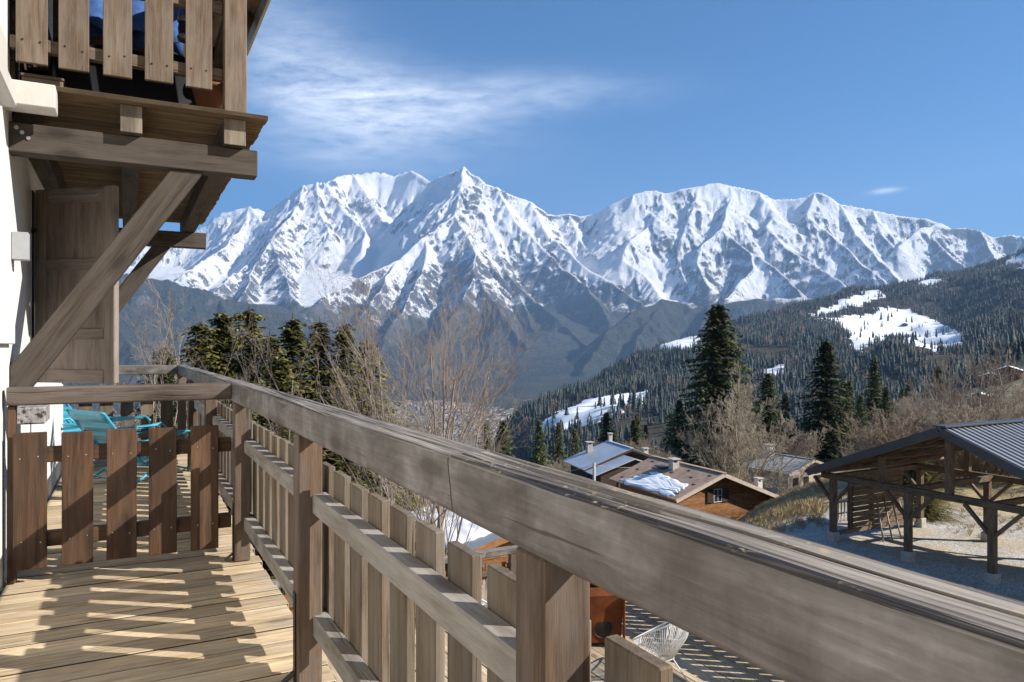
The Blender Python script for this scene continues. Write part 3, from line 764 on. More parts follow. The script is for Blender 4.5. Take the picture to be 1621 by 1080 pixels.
# ---- long railing on the right
def rough_rail(name, parent, y0, y1, x0, x1, z0, z1, mat, r=.012, seed=0, n=None, axis='y', groove=1.0, shear=0.0):
    """a heavy handrail with worn arrises, splits along its top and a slightly wavy line"""
    L = y1 - y0
    n = n or max(8, int(L / .03))
    prof = []
    W, T = x1 - x0, z1 - z0
    def arc(cx, cy, a0, a1, k=4):
        for a in np.linspace(a0, a1, k): prof.append((cx + r * math.cos(a), cy + r * math.sin(a)))
    # going round: bottom-inner, bottom-outer, top-outer, top-inner (local y across, z up, centred)
    arc(-W/2 + r, -T/2 + r, math.pi, 1.5 * math.pi); 
    arc(W/2 - r, -T/2 + r, 1.5 * math.pi, 2 * math.pi)
    arc(W/2 - r, T/2 - r, 0, .5 * math.pi)
    for f in np.linspace(.03, .97, 15): prof.append((W/2 - r - f * (W - 2 * r), T/2))
    arc(-W/2 + r, T/2 - r, .5 * math.pi, math.pi)
    prof = np.array(prof); m = len(prof)
    s = np.linspace(-L/2, L/2, n + 1)
    SS, K = np.meshgrid(s, np.arange(m), indexing='ij')
    Py, Pz = prof[K, 0].copy(), prof[K, 1].copy()
    top = np.clip((Pz - (T/2 - r)) / r, 0, 1)
    g1 = pnoise(SS * 1.1 + seed, Py * 75 + 5.1, 31 + seed)
    g2 = pnoise(SS * 2.7 + seed, Py * 170, 37 + seed)
    dz = -np.clip(g1 - .18, 0, 1) * .011 * groove - np.abs(g2) * .0022 * groove + pnoise(SS * 1.7, Py * 6, 41 + seed) * .0016
    Pz += dz * top
    Py += (pnoise(SS * .9 + 3, SS * 0 + .5, 43 + seed) * .003)[:, :] + (1 - top) * pnoise(SS * 5, Pz * 30, 47 + seed) * .0009
    SS = SS - shear * Pz
    V = np.stack([SS, Py, Pz], -1).reshape(-1, 3)
    F = []
    for i in range(n):
        b0, b1 = i * m, (i + 1) * m
        for k in range(m):
            k2 = (k + 1) % m
            F.append((b0 + k, b1 + k, b1 + k2, b0 + k2))
    F.append(tuple(range(m))); F.append(tuple(range(n * m, n * m + m))[::-1])
    me = mesh_from(name, V, F, [mat], True)
    for p_ in list(me.polygons)[-2:]: p_.use_smooth = False
    me.set_sharp_from_angle(angle=R(50))
    o = bpy.data.objects.new(name, me); link(o, parent)
    c = Vector(((x0 + x1) / 2, 0, (z0 + z1) / 2))
    if axis == 'y':
        Mm = basis((c.x, y0, c.z), (c.x, y1, c.z)) @ Matrix.Rotation(math.pi, 4, 'Z')
    else:
        Mm = basis((y0, (x0 + x1) / 2, c.z), (y1, (x0 + x1) / 2, c.z))
    o.matrix_local = pm(parent).inverted() @ Mm
    return o

railing = thing('balcony_railing', 'long weathered wooden railing with square posts and board pickets crossing the foreground', 'railing', (.6, 0, DECK))
RX0, RX1 = .549, .655
JOINT = 1.297
rough_rail('top_rail', railing, JOINT + .004, 9.80, RX0, RX1, TOPZ - .1105, TOPZ, M['rail'], .012, 1, shear=.25)
rough_rail('top_rail', railing, -2.3, JOINT - .004, RX0 - .0025, RX1 + .001, TOPZ - .1115, TOPZ + .0015, M['rail'], .013, 2, n=520, shear=.25)
PX0, PX1 = .664, .691            # picket boards, outside the rails
posts_y = [-.81 - 1.77 + 1.765, .955, 2.725, 4.495, 6.265, 8.035, 9.70]
posts_y[0] = -.815
for py_ in posts_y:
    slab('post', railing, .552, .640, py_, py_ + .09, DECK + .005, TOPZ - .112, M['post'], .005, wob=.002)
for py_ in posts_y[2:6]:
    # steel post anchor: strap up the inner face and a small foot
    slab('post_anchor', railing, .5465, .5515, py_ + .03, py_ + .065, DECK + .006, DECK + .34, M['blackmetal'], .001)
    timber('post_anchor_foot', railing, (.505, py_ + .05, DECK + .012), (.548, py_ + .05, DECK + .045), .035, .006, M['blackmetal'], (0, 0, 1), .001)
ends = [-2.2] + [p for py_ in posts_y for p in (py_ + .06,)] + [9.76]
prev = -2.2
for q in [p + .05 for p in posts_y]:
    slab('mid_rail', railing, .605, .6625, prev + .003, q, DECK + .631, DECK + .704, M['midrail'], .005, wob=.001)
    slab('bottom_rail', railing, .605, .6625, prev + .003, q, DECK + .183, DECK + .258, M['midrail'], .005, wob=.001)
    prev = q
pk = -2.2 + (1.807 + 2.2) % .2125
while pk < 9.75:
    w = random.uniform(.128, .141)
    zt = DECK + .792 + random.uniform(-.006, .006)
    slab('picket', railing, PX0, PX1, pk - w, pk, DECK + .15 + random.uniform(-.008, .008), zt, M['picket'], .003, axis='z', wob=.004)
    pk += .2125
# far end of the balcony railing, turning left round the house corner
endrail = thing('end_railing', 'short railing across the far end of the balcony beyond the turquoise chairs', 'railing', (-1, 9.72, DECK))
rough_rail('top_rail', endrail, -3.2, .545, 9.70, 9.80, TOPZ - .11, TOPZ, M['rail'], .012, 3, axis='x')
slab('mid_rail', endrail, -3.2, .60, 9.72, 9.78, DECK + .631, DECK + .704, M['post'], .004)
slab('bottom_rail', endrail, -3.2, .60, 9.72, 9.78, DECK + .183, DECK + .258, M['post'], .004)
for xx in (-2.6, -.9):
    slab('post', endrail, xx - .045, xx + .045, 9.625, 9.715, DECK + .003, TOPZ - .112, M['post'], .004)
xx = .50
while xx > -3.2:
    slab('picket', endrail, xx - .135, xx, 9.785, 9.812, DECK + .15, DECK + .79 + random.uniform(-.006, .006), M['picket'], .003, axis='z', wob=.004)
    xx -= .2125

# ---- picket partition across the balcony
gate = thing('picket_partition', 'brown stained picket partition crossing the balcony between wall and railing', 'partition', (0, 4.6, DECK))
GY = 4.602
rough_rail('top_rail', gate, -.552, .546, GY, GY + .10, TOPZ - .097, TOPZ - .002, M['gaterail'], .014, 5, axis='x', groove=.4)
slab('side_post', gate, -.552, -.515, GY + .03, GY + .10, DECK + .003, TOPZ - .10, M['brown'], .004)
for (z0, z1) in ((.631, .712), (.183, .262)):
    slab('cross_rail', gate, -.513, .549, GY + .012, GY + .07, DECK + z0, DECK + z1, M['brown'], .004)
screws_V, screws_F = [], []
for (a, b_) in ((20, 74), (97.5, 147.5), (168.5, 216.5), (235.5, 280), (302, 346)):
    xa, xb = at_y(a, 780, GY - .018).x, at_y(b_, 780, GY - .018).x
    zt = DECK + .792 + random.uniform(-.004, .004)
    slab('picket', gate, xa, xb, GY - .018, GY + .010, DECK + .078 + random.uniform(-.004, .004), zt, M['brown'], .003, axis='z', wob=.002)
    for zz in (.665, .225):
        for f in (.22, .78):
            x = xa + (xb - xa) * f + random.uniform(-.006, .006)
            c = Vector((x, GY - .0185, DECK + zz + random.uniform(-.008, .008)))
            tube_into(screws_V, screws_F, [c, c + Vector((0, -.002, 0))], .0038, 7)
sc_ = add('screw_heads', mesh_from('screw_heads', screws_V, screws_F, [M['steel']]), gate)
sc_.matrix_parent_inverse = pm(gate).inverted(); sc_['kind'] = 'stuff'

# ---- upper balcony
ub = thing('upper_balcony', 'upper wooden balcony on diagonal braces overhead at the top left', 'balcony', (0, 4.8, 1.08))
def beam(y0, xe, z0=1.078, z1=1.243):
    return slab('main_beam', ub, WALLX - .08, xe, y0, y0 + .12, z0, z1, M['beam'], .006)
beam(4.85, .733); beam(8.60, .768)
bx = [at_y(190, 190, 4.785).x, at_y(354.5, 210, 4.785).x]
for (xa, xb) in ((bx[0], bx[0] + .115), (bx[1], bx[1] + .128), (WALLX + .004, WALLX + .115)):
    y0_ = 4.785 if xa > -.3 else 4.98
    slab('joist', ub, xa, xb, y0_ + .004, 8.95, 1.2445, 1.403, M['beam'], .005)
    if xa > -.3: slab('joist_end', ub, xa + .002, xb - .002, y0_, y0_ + .008, 1.246, 1.401, M['endgrain'], .001, axis='z')
y = 4.715
while y < 9.0:
    w = .118
    grime_shade_edges(slab('floor_plank', ub, WALLX + .005, .772 + random.uniform(-.006, .006), y, y + w, 1.4035, 1.431, M['soffit'], .002, axis='x', wob=.001))
    y += w + .010
for (y0_, top_x) in ((4.872, None), (8.62, None)):
    # diagonal brace from the wall up to the beam
    pa, pb = at_y(18, 590, 4.872), at_y(297, 272, 4.872)
    lo = Vector((WALLX + .02, y0_ + .06, at_y(46, 611, 4.872).z)); hi = Vector((pb.x, y0_ + .06, 1.078))
    dv = (hi - lo).normalized()
    M0 = basis(lo - dv * .10, hi + dv * .05, (0, -1, 0))
    # parallelogram brace: cut vertical at the wall, level under the beam
    wv = .150
    nrm = Vector((dv.z, 0, -dv.x))            # lower-right side
    pts2 = []
    def hit_x(p, x): return p + dv * ((x - p.x) / dv.x)
    def hit_z(p, z): return p + dv * ((z - p.z) / dv.z)
    a_, b2 = lo - nrm * (wv * .5), lo + nrm * (wv * .5)
    quad = [hit_x(a_, WALLX + .004), hit_x(b2, WALLX + .004), hit_z(b2, 1.0765), hit_z(a_, 1.0765)]
    bm = bmesh.new()
    loc = M0.inverted()
    vs0 = [bm.verts.new(loc @ (q + Vector((0, -.06, 0)))) for q in quad]
    vs1 = [bm.verts.new(loc @ (q + Vector((0, .055, 0)))) for q in quad]
    bm.faces.new(vs0[::-1]); bm.faces.new(vs1)
    for i in range(4):
        j = (i + 1) % 4; bm.faces.new((vs0[i], vs0[j], vs1[j], vs1[i]))
    bmesh.ops.recalc_face_normals(bm, faces=bm.faces)
    bmesh.ops.bevel(bm, geom=bm.edges[:], offset=.005, segments=1, affect='EDGES')
    o = bpy.data.objects.new('brace', bm_mesh('brace', bm, M['beam'])); link(o, ub)
    o.matrix_local = pm(ub).inverted() @ M0
# railing of the upper balcony
UY = 4.80
nails_V, nails_F = [], []
for (a, b_) in ((25, 75.5), (92.5, 141), (163, 209), (229, 274), (293.5, 335.5)):
    xa, xb = at_y(a, 60, UY).x, at_y(b_, 60, UY).x
    slab('picket', ub, xa, xb, UY - .014, UY + .014, 1.560 + random.uniform(-.006, .006), 2.24, M['upper'], .003, axis='z', wob=.003)
    for f in (.22, .76):
        c = Vector((xa + (xb - xa) * f + random.uniform(-.006, .006), UY - .0145, 1.672 + random.uniform(-.012, .012)))
        tube_into(nails_V, nails_F, [c, c + Vector((0, -.002, 0))], .0058, 7)
xa, xb = at_y(354, 100, UY).x, at_y(389.5, 100, UY).x
slab('corner_post', ub, xa, xb, UY - .04, UY + .062, 1.432, 2.46, M['upper'], .005)
for (z0, z1) in ((1.64, 1.71), (2.05, 2.12)):
    slab('cross_rail', ub, WALLX + .01, xa - .002, UY + .016, UY + .07, z0, z1, M['upper'], .004)
    slab('side_rail', ub, xa + .02, xb - .02, UY + .065, 8.9, z0, z1, M['upper'], .004)
slab('top_rail', ub, WALLX + .01, xb + .03, UY - .05, UY + .07, 2.46, 2.55, M['upper'], .006)
slab('top_rail', ub, xb - .09, xb + .03, UY + .073, 8.9, 2.46, 2.55, M['upper'], .006)
yy = 5.05
while yy < 8.8:
    slab('side_picket', ub, xb - .012, xb + .016, yy, yy + .13, 1.56, 2.24, M['upper'], .003, axis='z')
    yy += .2125
slab('back_post', ub, xa, xb, 8.8, 8.9, 1.432, 2.46, M['upper'], .005)
o = add('nail_heads', mesh_from('nail_heads', nails_V, nails_F, [M['blackmetal']]), ub)
o.matrix_parent_inverse = pm(ub).inverted(); o['kind'] = 'stuff'
bolts_V, bolts_F = [], []
for (px_, py_) in ((26, 202), (35, 210), (45, 219)):
    c = at_y(px_, py_, 4.85); tube_into(bolts_V, bolts_F, [c, c + Vector((0, -.006, 0))], .011, 8)
o = add('bolt_heads', mesh_from('bolt_heads', bolts_V, bolts_F, [M['steel']]), ub)
o.matrix_parent_inverse = pm(ub).inverted(); o['kind'] = 'stuff'
# back wall of the upper storey is dark timber: cladding boards above the floor
for i in range(7):
    slab('cladding_board', house, WALLX + .004, WALLX + .024, 4.9, 8.78, 1.44 + i * .16, 1.44 + i * .16 + .155, M['darkchalet'], .002, axis='y')
# dark boarded screen across the back of the upper balcony
for i in range(14):
    slab('screen_board', house, WALLX + .03, .56, 7.2, 7.225, 1.44 + i * .165, 1.44 + i * .165 + .16, M['darkchalet'], .002, axis='x')
# ================================================================== ground, near hill, valley floor
CTRL = []
def cz(t, **kw):
    for k, v in kw.items():
        CTRL.append((float(k[1:].replace('m', '-')), t, v))
def cy(t, pts):
    for px, y in pts: CTRL.append((px, t, -(y - HY) / FPX * t))
cz(4.5, pm500=-4.5, p400=-4.5, p1000=-4.5, p2000=-4.5)
cz(7.5, pm400=-4.8, p300=-4.6, p900=-4.45, p1300=-4.7, p2000=-4.9)
cz(10.5, pm400=-6, p300=-5.6, p800=-4.6, p1000=-4.7, p1300=-5.6, p1600=-5.9, p2100=-5.6)
cz(17, p0=-8.6, p400=-9, p800=-7.6, p1100=-7.0, p1300=-6.9, p1600=-6.85, p2200=-6.4)
cz(22, p500=-10, p900=-8.4, p1150=-7.4, p1300=-7.05, p1440=-7.0, p1590=-7.0, p1750=-7.0)
cz(28, p0=-11.5, p400=-12, p750=-9.6, p1000=-9.0, p1150=-8.3, p1320=-7.0, p1450=-7.0, p1570=-7.0, p1800=-6.9, p2200=-6.2)
cz(34, p1460=-7.1, p1600=-7.0, p1800=-6.6, p1250=-7.75, p1100=-9.2)
cz(48, p0=-16, p400=-17, p800=-14.6, p1000=-13, p1150=-12.2, p1215=-10.4, p1280=-9.4, p1400=-8.4, p1500=-7.6, p1650=-7.0, p2200=-4)
cz(75, p0=-24, p400=-26, p800=-19, p950=-15.8, p1150=-15.3, p1240=-15.2, p1310=-14.4, p1420=-11, p1530=-9.0, p1640=-7.0, p2200=2)
cz(130, p0=-45, p400=-50, p700=-37, p800=-29, p950=-22, p1100=-20, p1300=-19, p1420=-15, p1530=-9.5, p1621=-6.5, p2200=14)
cz(200, p1530=-12, p1621=-6, p2200=25)
cz(320, p0=-130, p400=-140, p700=-105, p800=-80, p1000=-75, p1200=-68, p1400=-50, p1530=-24, p1640=2, p2200=60)
cz(700, p0=-260, p400=-290, p700=-240, p800=-175, p1000=-150, p1200=-120, p1400=-80, p1640=-20, p2200=120)
cy(1000, [(850, 708), (950, 690), (1100, 668), (1250, 650), (1400, 615), (1640, 570)])
cz(1200, p0=-360, p400=-370, p600=-365, p720=-345, p780=-260)
cy(1300, [(810, 680), (870, 660), (950, 642), (1030, 622), (1100, 612), (1250, 590), (1380, 560), (1440, 533), (1500, 555), (1640, 515)])
cy(1600, [(840, 655), (900, 625), (960, 612), (1040, 590), (1110, 575), (1250, 560), (1400, 552), (1480, 552), (1640, 490)])
cy(2100, [(1000, 572), (1045, 558), (1110, 545), (1200, 530), (1300, 512), (1400, 538), (1500, 532), (1640, 460)])
cy(2500, [(1300, 503), (1400, 498), (1500, 505), (1600, 450)])
cz(40, p1240=-8.55, p1300=-8.0, p1150=-9.6)
cz(60, p1240=-11.9, p1300=-11.0)
CREST = [(800, 1450, 676), (850, 1600, 646), (900, 1750, 616), (960, 1900, 590), (1000, 2050, 570), (1045, 2200, 543), (1100, 2400, 533), (1170, 2600, 518), (1260, 2850, 488), (1340, 3050, 462), (1380, 3150, 466), (1420, 3250, 457), (1480, 3400, 438), (1560, 3600, 424), (1621, 3800, 403), (1800, 4000, 368), (2200, 4200, 330)]
for px, t, y in CREST:
    z = -(y - HY) / FPX * t
    CTRL.append((px, t, z)); 
    CTRL.append((px, t * 1.12, z - 45 - t * .015)); CTRL.append((px, t * 1.35, z - 200 - max(0, z) * .5))
cz(2000, p0=-390, p300=-390, p500=-390, p650=-388, p740=-384)
cz(3400, p0=-400, p300=-400, p500=-392, p650=-385, p780=-385, p850=-390, p1000=-330)
cz(5600, p0=-430, p300=-430, p500=-400, p650=-385, p780=-385, p900=-420, p1100=-420, p1400=-420, p2000=-400)
CW = []
for px, t, z in CTRL:
    v = at_t(px, HY, t); CW.append((v.x, v.y, z))
for a, r, z in [(110, 6, -4.5), (180, 6, -4.4), (250, 6, -4.5), (110, 30, -5), (150, 40, -2), (200, 40, 0), (250, 40, -6), (110, 200, 20), (150, 200, 40), (200, 200, 30), (250, 200, -30), (110, 1200, 200), (150, 1200, 260), (200, 1200, 220), (250, 1200, -150), (110, 5000, 350), (180, 5000, 500), (250, 5000, -100)]:
    aa = R(a) + YAW; CW.append((r * math.sin(aa), r * math.cos(aa), z))
CW = np.array(CW)
def feat(x, y):
    r = np.maximum(np.hypot(x, y), 2.5); az = np.arctan2(x, y) - YAW
    lr = np.log(r)
    return np.stack([np.sin(az) * 3.0, -np.cos(az) * 1.2 * 1.5, lr], -1), r
cf, cr = feat(CW[:, 0], CW[:, 1])
def _hz(r): return 4.0 + .11 * r            # heights are spread on a scale that grows with distance
G_ = np.linalg.norm(cf[:, None] - cf[None], axis=-1)
n_ = len(cf)
A_m = np.zeros((n_ + 4, n_ + 4)); A_m[:n_, :n_] = G_ + np.eye(n_) * -.004
A_m[:n_, n_] = 1; A_m[:n_, n_ + 1:] = cf; A_m[n_, :n_] = 1; A_m[n_ + 1:, :n_] = cf.T
rbf = np.linalg.lstsq(A_m, np.r_[CW[:, 2] / _hz(cr), np.zeros(4)], rcond=None)[0]
def ground_z(x, y, detail=True):
    x = np.asarray(x, float); y = np.asarray(y, float); sh = x.shape
    x = x.ravel(); y = y.ravel(); out = np.empty_like(x)
    for i in range(0, len(x), 20000):
        f, r = feat(x[i:i + 20000], y[i:i + 20000])
        d = np.linalg.norm(f[:, None] - cf[None], axis=-1)
        z = (d @ rbf[:n_] + rbf[n_] + f @ rbf[n_ + 1:]) * _hz(r)
        xx, yy = x[i:i + 20000], y[i:i + 20000]
        if detail:
            w = np.clip((r - 300) / 800, 0, 1)
            valley = np.clip((z + 350) / 60, .12, 1)
            z = z + (fbm(xx / 420, yy / 420, 4, 401) * 26 + fbm(xx / 90, yy / 90, 3, 411) * 5) * w * valley
            z = z + fbm(xx / 14, yy / 14, 4, 421) * np.clip((r - 9) / 40, 0, 1) * .42 + fbm(xx / 2.2, yy / 2.2, 3, 431) * .05 * np.clip((r - 9) / 10, 0, 1)
            fl = np.exp(-((xx - 25.5) / 7.5) ** 2 - ((yy - 13.5) / 7.5) ** 4)      # levelled yard under the open shed
            z = z * (1 - fl) + (-7.0 + fbm(xx / 3, yy / 3, 2, 441) * .04) * fl
        out[i:i + 20000] = z
    return out.reshape(sh)
def gz1(x, y): return float(ground_z(np.array([x]), np.array([y]))[0])

def inpoly(px, py, poly):
    c = np.zeros(px.shape, bool); n = len(poly)
    for i in range(n):
        x1, y1 = poly[i]; x2, y2 = poly[(i + 1) % n]
        if y1 == y2: continue
        m = ((y1 > py) != (y2 > py)) & (px < (x2 - x1) * (py - y1) / (y2 - y1) + x1)
        c ^= m
    return c
MEADOWS = [
 [(850, 672), (890, 650), (930, 632), (960, 628), (1028, 619), (1020, 634), (978, 643), (985, 654), (945, 670), (900, 684), (855, 684)],
 [(1038, 550), (1062, 533), (1095, 529), (1115, 537), (1095, 556), (1060, 557)],
 [(1300, 503), (1345, 500), (1390, 498), (1385, 488), (1410, 489), (1450, 494), (1482, 508), (1524, 530), (1522, 552), (1475, 556), (1440, 541), (1400, 536), (1385, 546), (1350, 562), (1345, 536), (1328, 516)],
 [(1268, 500), (1300, 490), (1330, 477), (1352, 468), (1385, 459), (1402, 465), (1370, 481), (1330, 491), (1290, 506)],
 [(1445, 450), (1478, 439), (1502, 446), (1475, 454)],
 [(1580, 424), (1600, 405), (1660, 392), (1660, 424)],
 [(1196, 606), (1213, 586), (1243, 579), (1243, 594)],
]
def meadow_mask(x, y, z):
    px, py, t = project(x, y, z)
    jx = px + fbm(x / 60, y / 60, 3, 451) * 9; jy = py + fbm(x / 60 + 9, y / 60, 3, 452) * 4
    m = np.zeros(px.shape, bool)
    for p in MEADOWS: m |= inpoly(jx, jy, p)
    return m & (t > 800) & (t < 4600)

def build_ground():
    az = np.concatenate([np.linspace(-180, -52, 60, endpoint=False), np.linspace(-52, -37, 30, endpoint=False), np.linspace(-37, 37, 620, endpoint=False), np.linspace(37, 60, 50, endpoint=False), np.linspace(60, 180, 50)])
    rr = np.exp(np.concatenate([np.linspace(math.log(2.5), math.log(9), 26, endpoint=False), np.linspace(math.log(9), math.log(60), 110, endpoint=False), np.linspace(math.log(60), math.log(700), 90, endpoint=False), np.linspace(math.log(700), math.log(6800), 190)]))
    A, Rr = np.meshgrid(np.radians(az) + YAW, rr, indexing='ij')
    X = Rr * np.sin(A); Y = Rr * np.cos(A); Z = ground_z(X, Y)
    Z = np.where(Rr > 5400, np.minimum(Z, Z - (Rr - 5400) * .25), Z)
    # keep it under the terrace and house
    und = (X > -9) & (X < 7.8) & (Y > -8) & (Y < 10.8)
    Z = np.where(und, np.minimum(Z, -4.45), Z)
    n1, n2 = X.shape
    V = np.stack([X, Y, Z], -1).reshape(-1, 3)
    I = np.arange(n1 * n2).reshape(n1, n2)
    F = np.stack([I[:-1, :-1], I[:-1, 1:], I[1:, 1:], I[1:, :-1]], -1).reshape(-1, 4)
    F = F[:, ::-1]
    me = grid_mesh('ground', V, F)
    px, py, t = project(X, Y, Z)
    snow = np.full(X.shape, .0)
    mead = meadow_mask(X, Y, Z)
    snow[mead] = 1.0
    n60 = fbm(X / 30, Y / 30, 4, 461)
    # snow left on the shaded and level ground between the near trees, on the slope at the right
    def bell(c, w): return np.exp(-((px - c) / w) ** 2)
    amount = np.clip((px - 1430) / 130, 0, 1) * np.clip((t - 55) / 40, 0, 1) * .62          # slope at the right
    amount = np.maximum(amount, bell(720, 75) * np.exp(-((t - 31) / 13) ** 2) * .95)          # shaded ground below the terrace
    amount = np.maximum(amount, bell(1330, 90) * np.exp(-((t - 80) / 35) ** 2) * .5)
    amount = np.maximum(amount, .22)
    pat = np.clip((n60 * .55 + fbm(X / 7, Y / 7, 3, 471) * .35 - .62 + amount * 1.25), 0, .75) * (Rr < 330) * (Rr > 24)
    snow = np.maximum(snow, pat)
    yard = np.clip(1.35 - np.maximum(np.abs(X - 24.5) / 6.5, np.abs(Y - 13.0) / 8.5), 0, 1) * 3
    yard = np.clip(yard, 0, 1)
    snow = np.maximum(snow, np.clip((Rr - 500) / 400, 0, 1) * .24 * (Z > -360))
    snow = snow * (1 - yard)
    forest = np.clip((Rr - 330) / 150, 0, 1) * (Z > -370 + 40 * n60)
    valley = np.clip((-360 - Z) / 15, 0, 1) * (Rr > 1500)
    for nm, a in (('snow', snow), ('yard', yard), ('forest', forest), ('valley', valley)):
        at = me.attributes.new(nm, 'FLOAT', 'POINT'); at.data.foreach_set('value', a.reshape(-1).astype(np.float32))
    k = NT('mountain_ground', .95, .1)
    geo = k.new('ShaderNodeNewGeometry'); pos = geo.outputs['Position']
    def att(n): return k.new('ShaderNodeAttribute', attribute_name=n).outputs['Fac']
    fine = k.noise(pos, 5.5, 6, .7); mid = k.noise(pos, .55, 6, .62); wide = k.noise(pos, .045, 5, .6); far_ = k.noise(pos, .006, 5, .65)
    grass = k.ramp(k.math('ADD', k.math('MULTIPLY', fine, .5), k.math('MULTIPLY', mid, .5)), [(.34, (.14, .105, .055)), (.5, (.37, .29, .16)), (.64, (.54, .45, .29))])
    grass = k.mix(k.math('MULTIPLY', k.ramp(wide, [(.45, 0.0), (.6, 1.0)]), .55), grass, (.22, .175, .08))
    vo = k.new('ShaderNodeTexVoronoi'); vo.inputs['Scale'].default_value = 26; k.link(pos, vo.inputs['Vector'])
    grav = k.mix(k.math('MULTIPLY', k.ramp(mid, [(.42, 0.0), (.62, 1.0)]), .7), k.ramp(vo.outputs['Color'], [(.2, (.27, .26, .245)), (.6, (.52, .495, .455)), (.9, (.70, .67, .62))]), grass)
    c = k.mix(att('yard'), grass, grav)
    ff = k.ramp(far_, [(.35, (.035, .034, .022)), (.6, (.085, .07, .048)), (.72, (.15, .125, .09))])
    c = k.mix(att('forest'), c, ff)
    va = k.ramp(k.noise(pos, .02, 5, .7), [(.38, (.06, .06, .045)), (.5, (.17, .155, .12)), (.62, (.34, .31, .27))])
    c = k.mix(att('valley'), c, va)
    s = k.math('ADD', att('snow'), k.math('MULTIPLY', k.math('SUBTRACT', k.math('ADD', k.math('MULTIPLY', mid, .5), k.math('MULTIPLY', wide, .5)), .5), 1.2))
    s = k.math('ADD', s, k.math('MULTIPLY', k.math('SUBTRACT', k.noise(pos, .02, 4, .6), .5), .8))
    c = k.mix(k.ramp(s, [(.50, 0.0), (.58, 1.0)]), c, (.84, .86, .90))
    k.color(c)
    k.bump(k.math('ADD', fine, k.math('MULTIPLY', mid, 2.0)), .7, .06)
    me.materials.append(k.m)
    o = add('ground', me); o['kind'] = 'structure'
build_ground()
# ================================================================== trees
def needle_mat(name, cols, rough=.7):
    k = NT(name, rough, .2)
    geo = k.new('ShaderNodeNewGeometry'); oi = k.new('ShaderNodeObjectInfo'); tc = k.new('ShaderNodeTexCoord')
    n = k.noise(tc.outputs['Object'], .9, 4, .7); rv = geo.outputs['Random Per Island']
    f = k.math('ADD', k.math('MULTIPLY', n, .55), k.math('MULTIPLY', rv, .45))
    c = k.ramp(f, [(.25, cols[0]), (.5, cols[1]), (.75, cols[2])])
    hs = k.new('ShaderNodeHueSaturation'); k.link(c, hs.inputs['Color'])
    mr = k.new('ShaderNodeMapRange'); k.link(oi.outputs['Random'], mr.inputs[0]); mr.inputs[3].default_value = .72; mr.inputs[4].default_value = 1.3
    k.link(mr.outputs[0], hs.inputs['Value']); k.color(hs.outputs[0])
    return k.m
M['spruce'] = needle_mat('spruce_needles', ((.020, .030, .013), (.060, .076, .025), (.15, .145, .046)))
M['olive'] = needle_mat('olive_needles', ((.034, .040, .013), (.105, .102, .027), (.24, .20, .058)))
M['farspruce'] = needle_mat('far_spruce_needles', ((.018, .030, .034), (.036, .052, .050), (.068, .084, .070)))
M['twig'] = plain('bare_twigs', (.27, .22, .18), .85, .15, 0, .35, 1.5)
M['palewood'] = plain('pale_bark', (.36, .31, .26), .85, .15, 0, .35, 2.5)
M['browntwig'] = plain('brown_bare_twigs', (.27, .20, .145), .85, .15, 0, .3, 1.5)
M['greybush'] = plain('grey_green_bare_twigs', (.34, .29, .215), .85, .15, 0, .35, 1.0)
M['bark'] = plain('dark_bark', (.085, .062, .046), .9, .1, 0, .3, 4)

def tri_mesh(name, V, F, mat):
    V = np.asarray(V, np.float32); F = np.asarray(F, np.int32); k = F.shape[1]
    me = bpy.data.meshes.new(name)
    me.vertices.add(len(V)); me.vertices.foreach_set('co', V.ravel())
    me.loops.add(F.size); me.polygons.add(len(F))
    me.loops.foreach_set('vertex_index', F.ravel())
    me.polygons.foreach_set('loop_start', np.arange(0, F.size, k, dtype=np.int32))
    me.update(calc_edges=True)
    me.materials.append(mat)
    return me

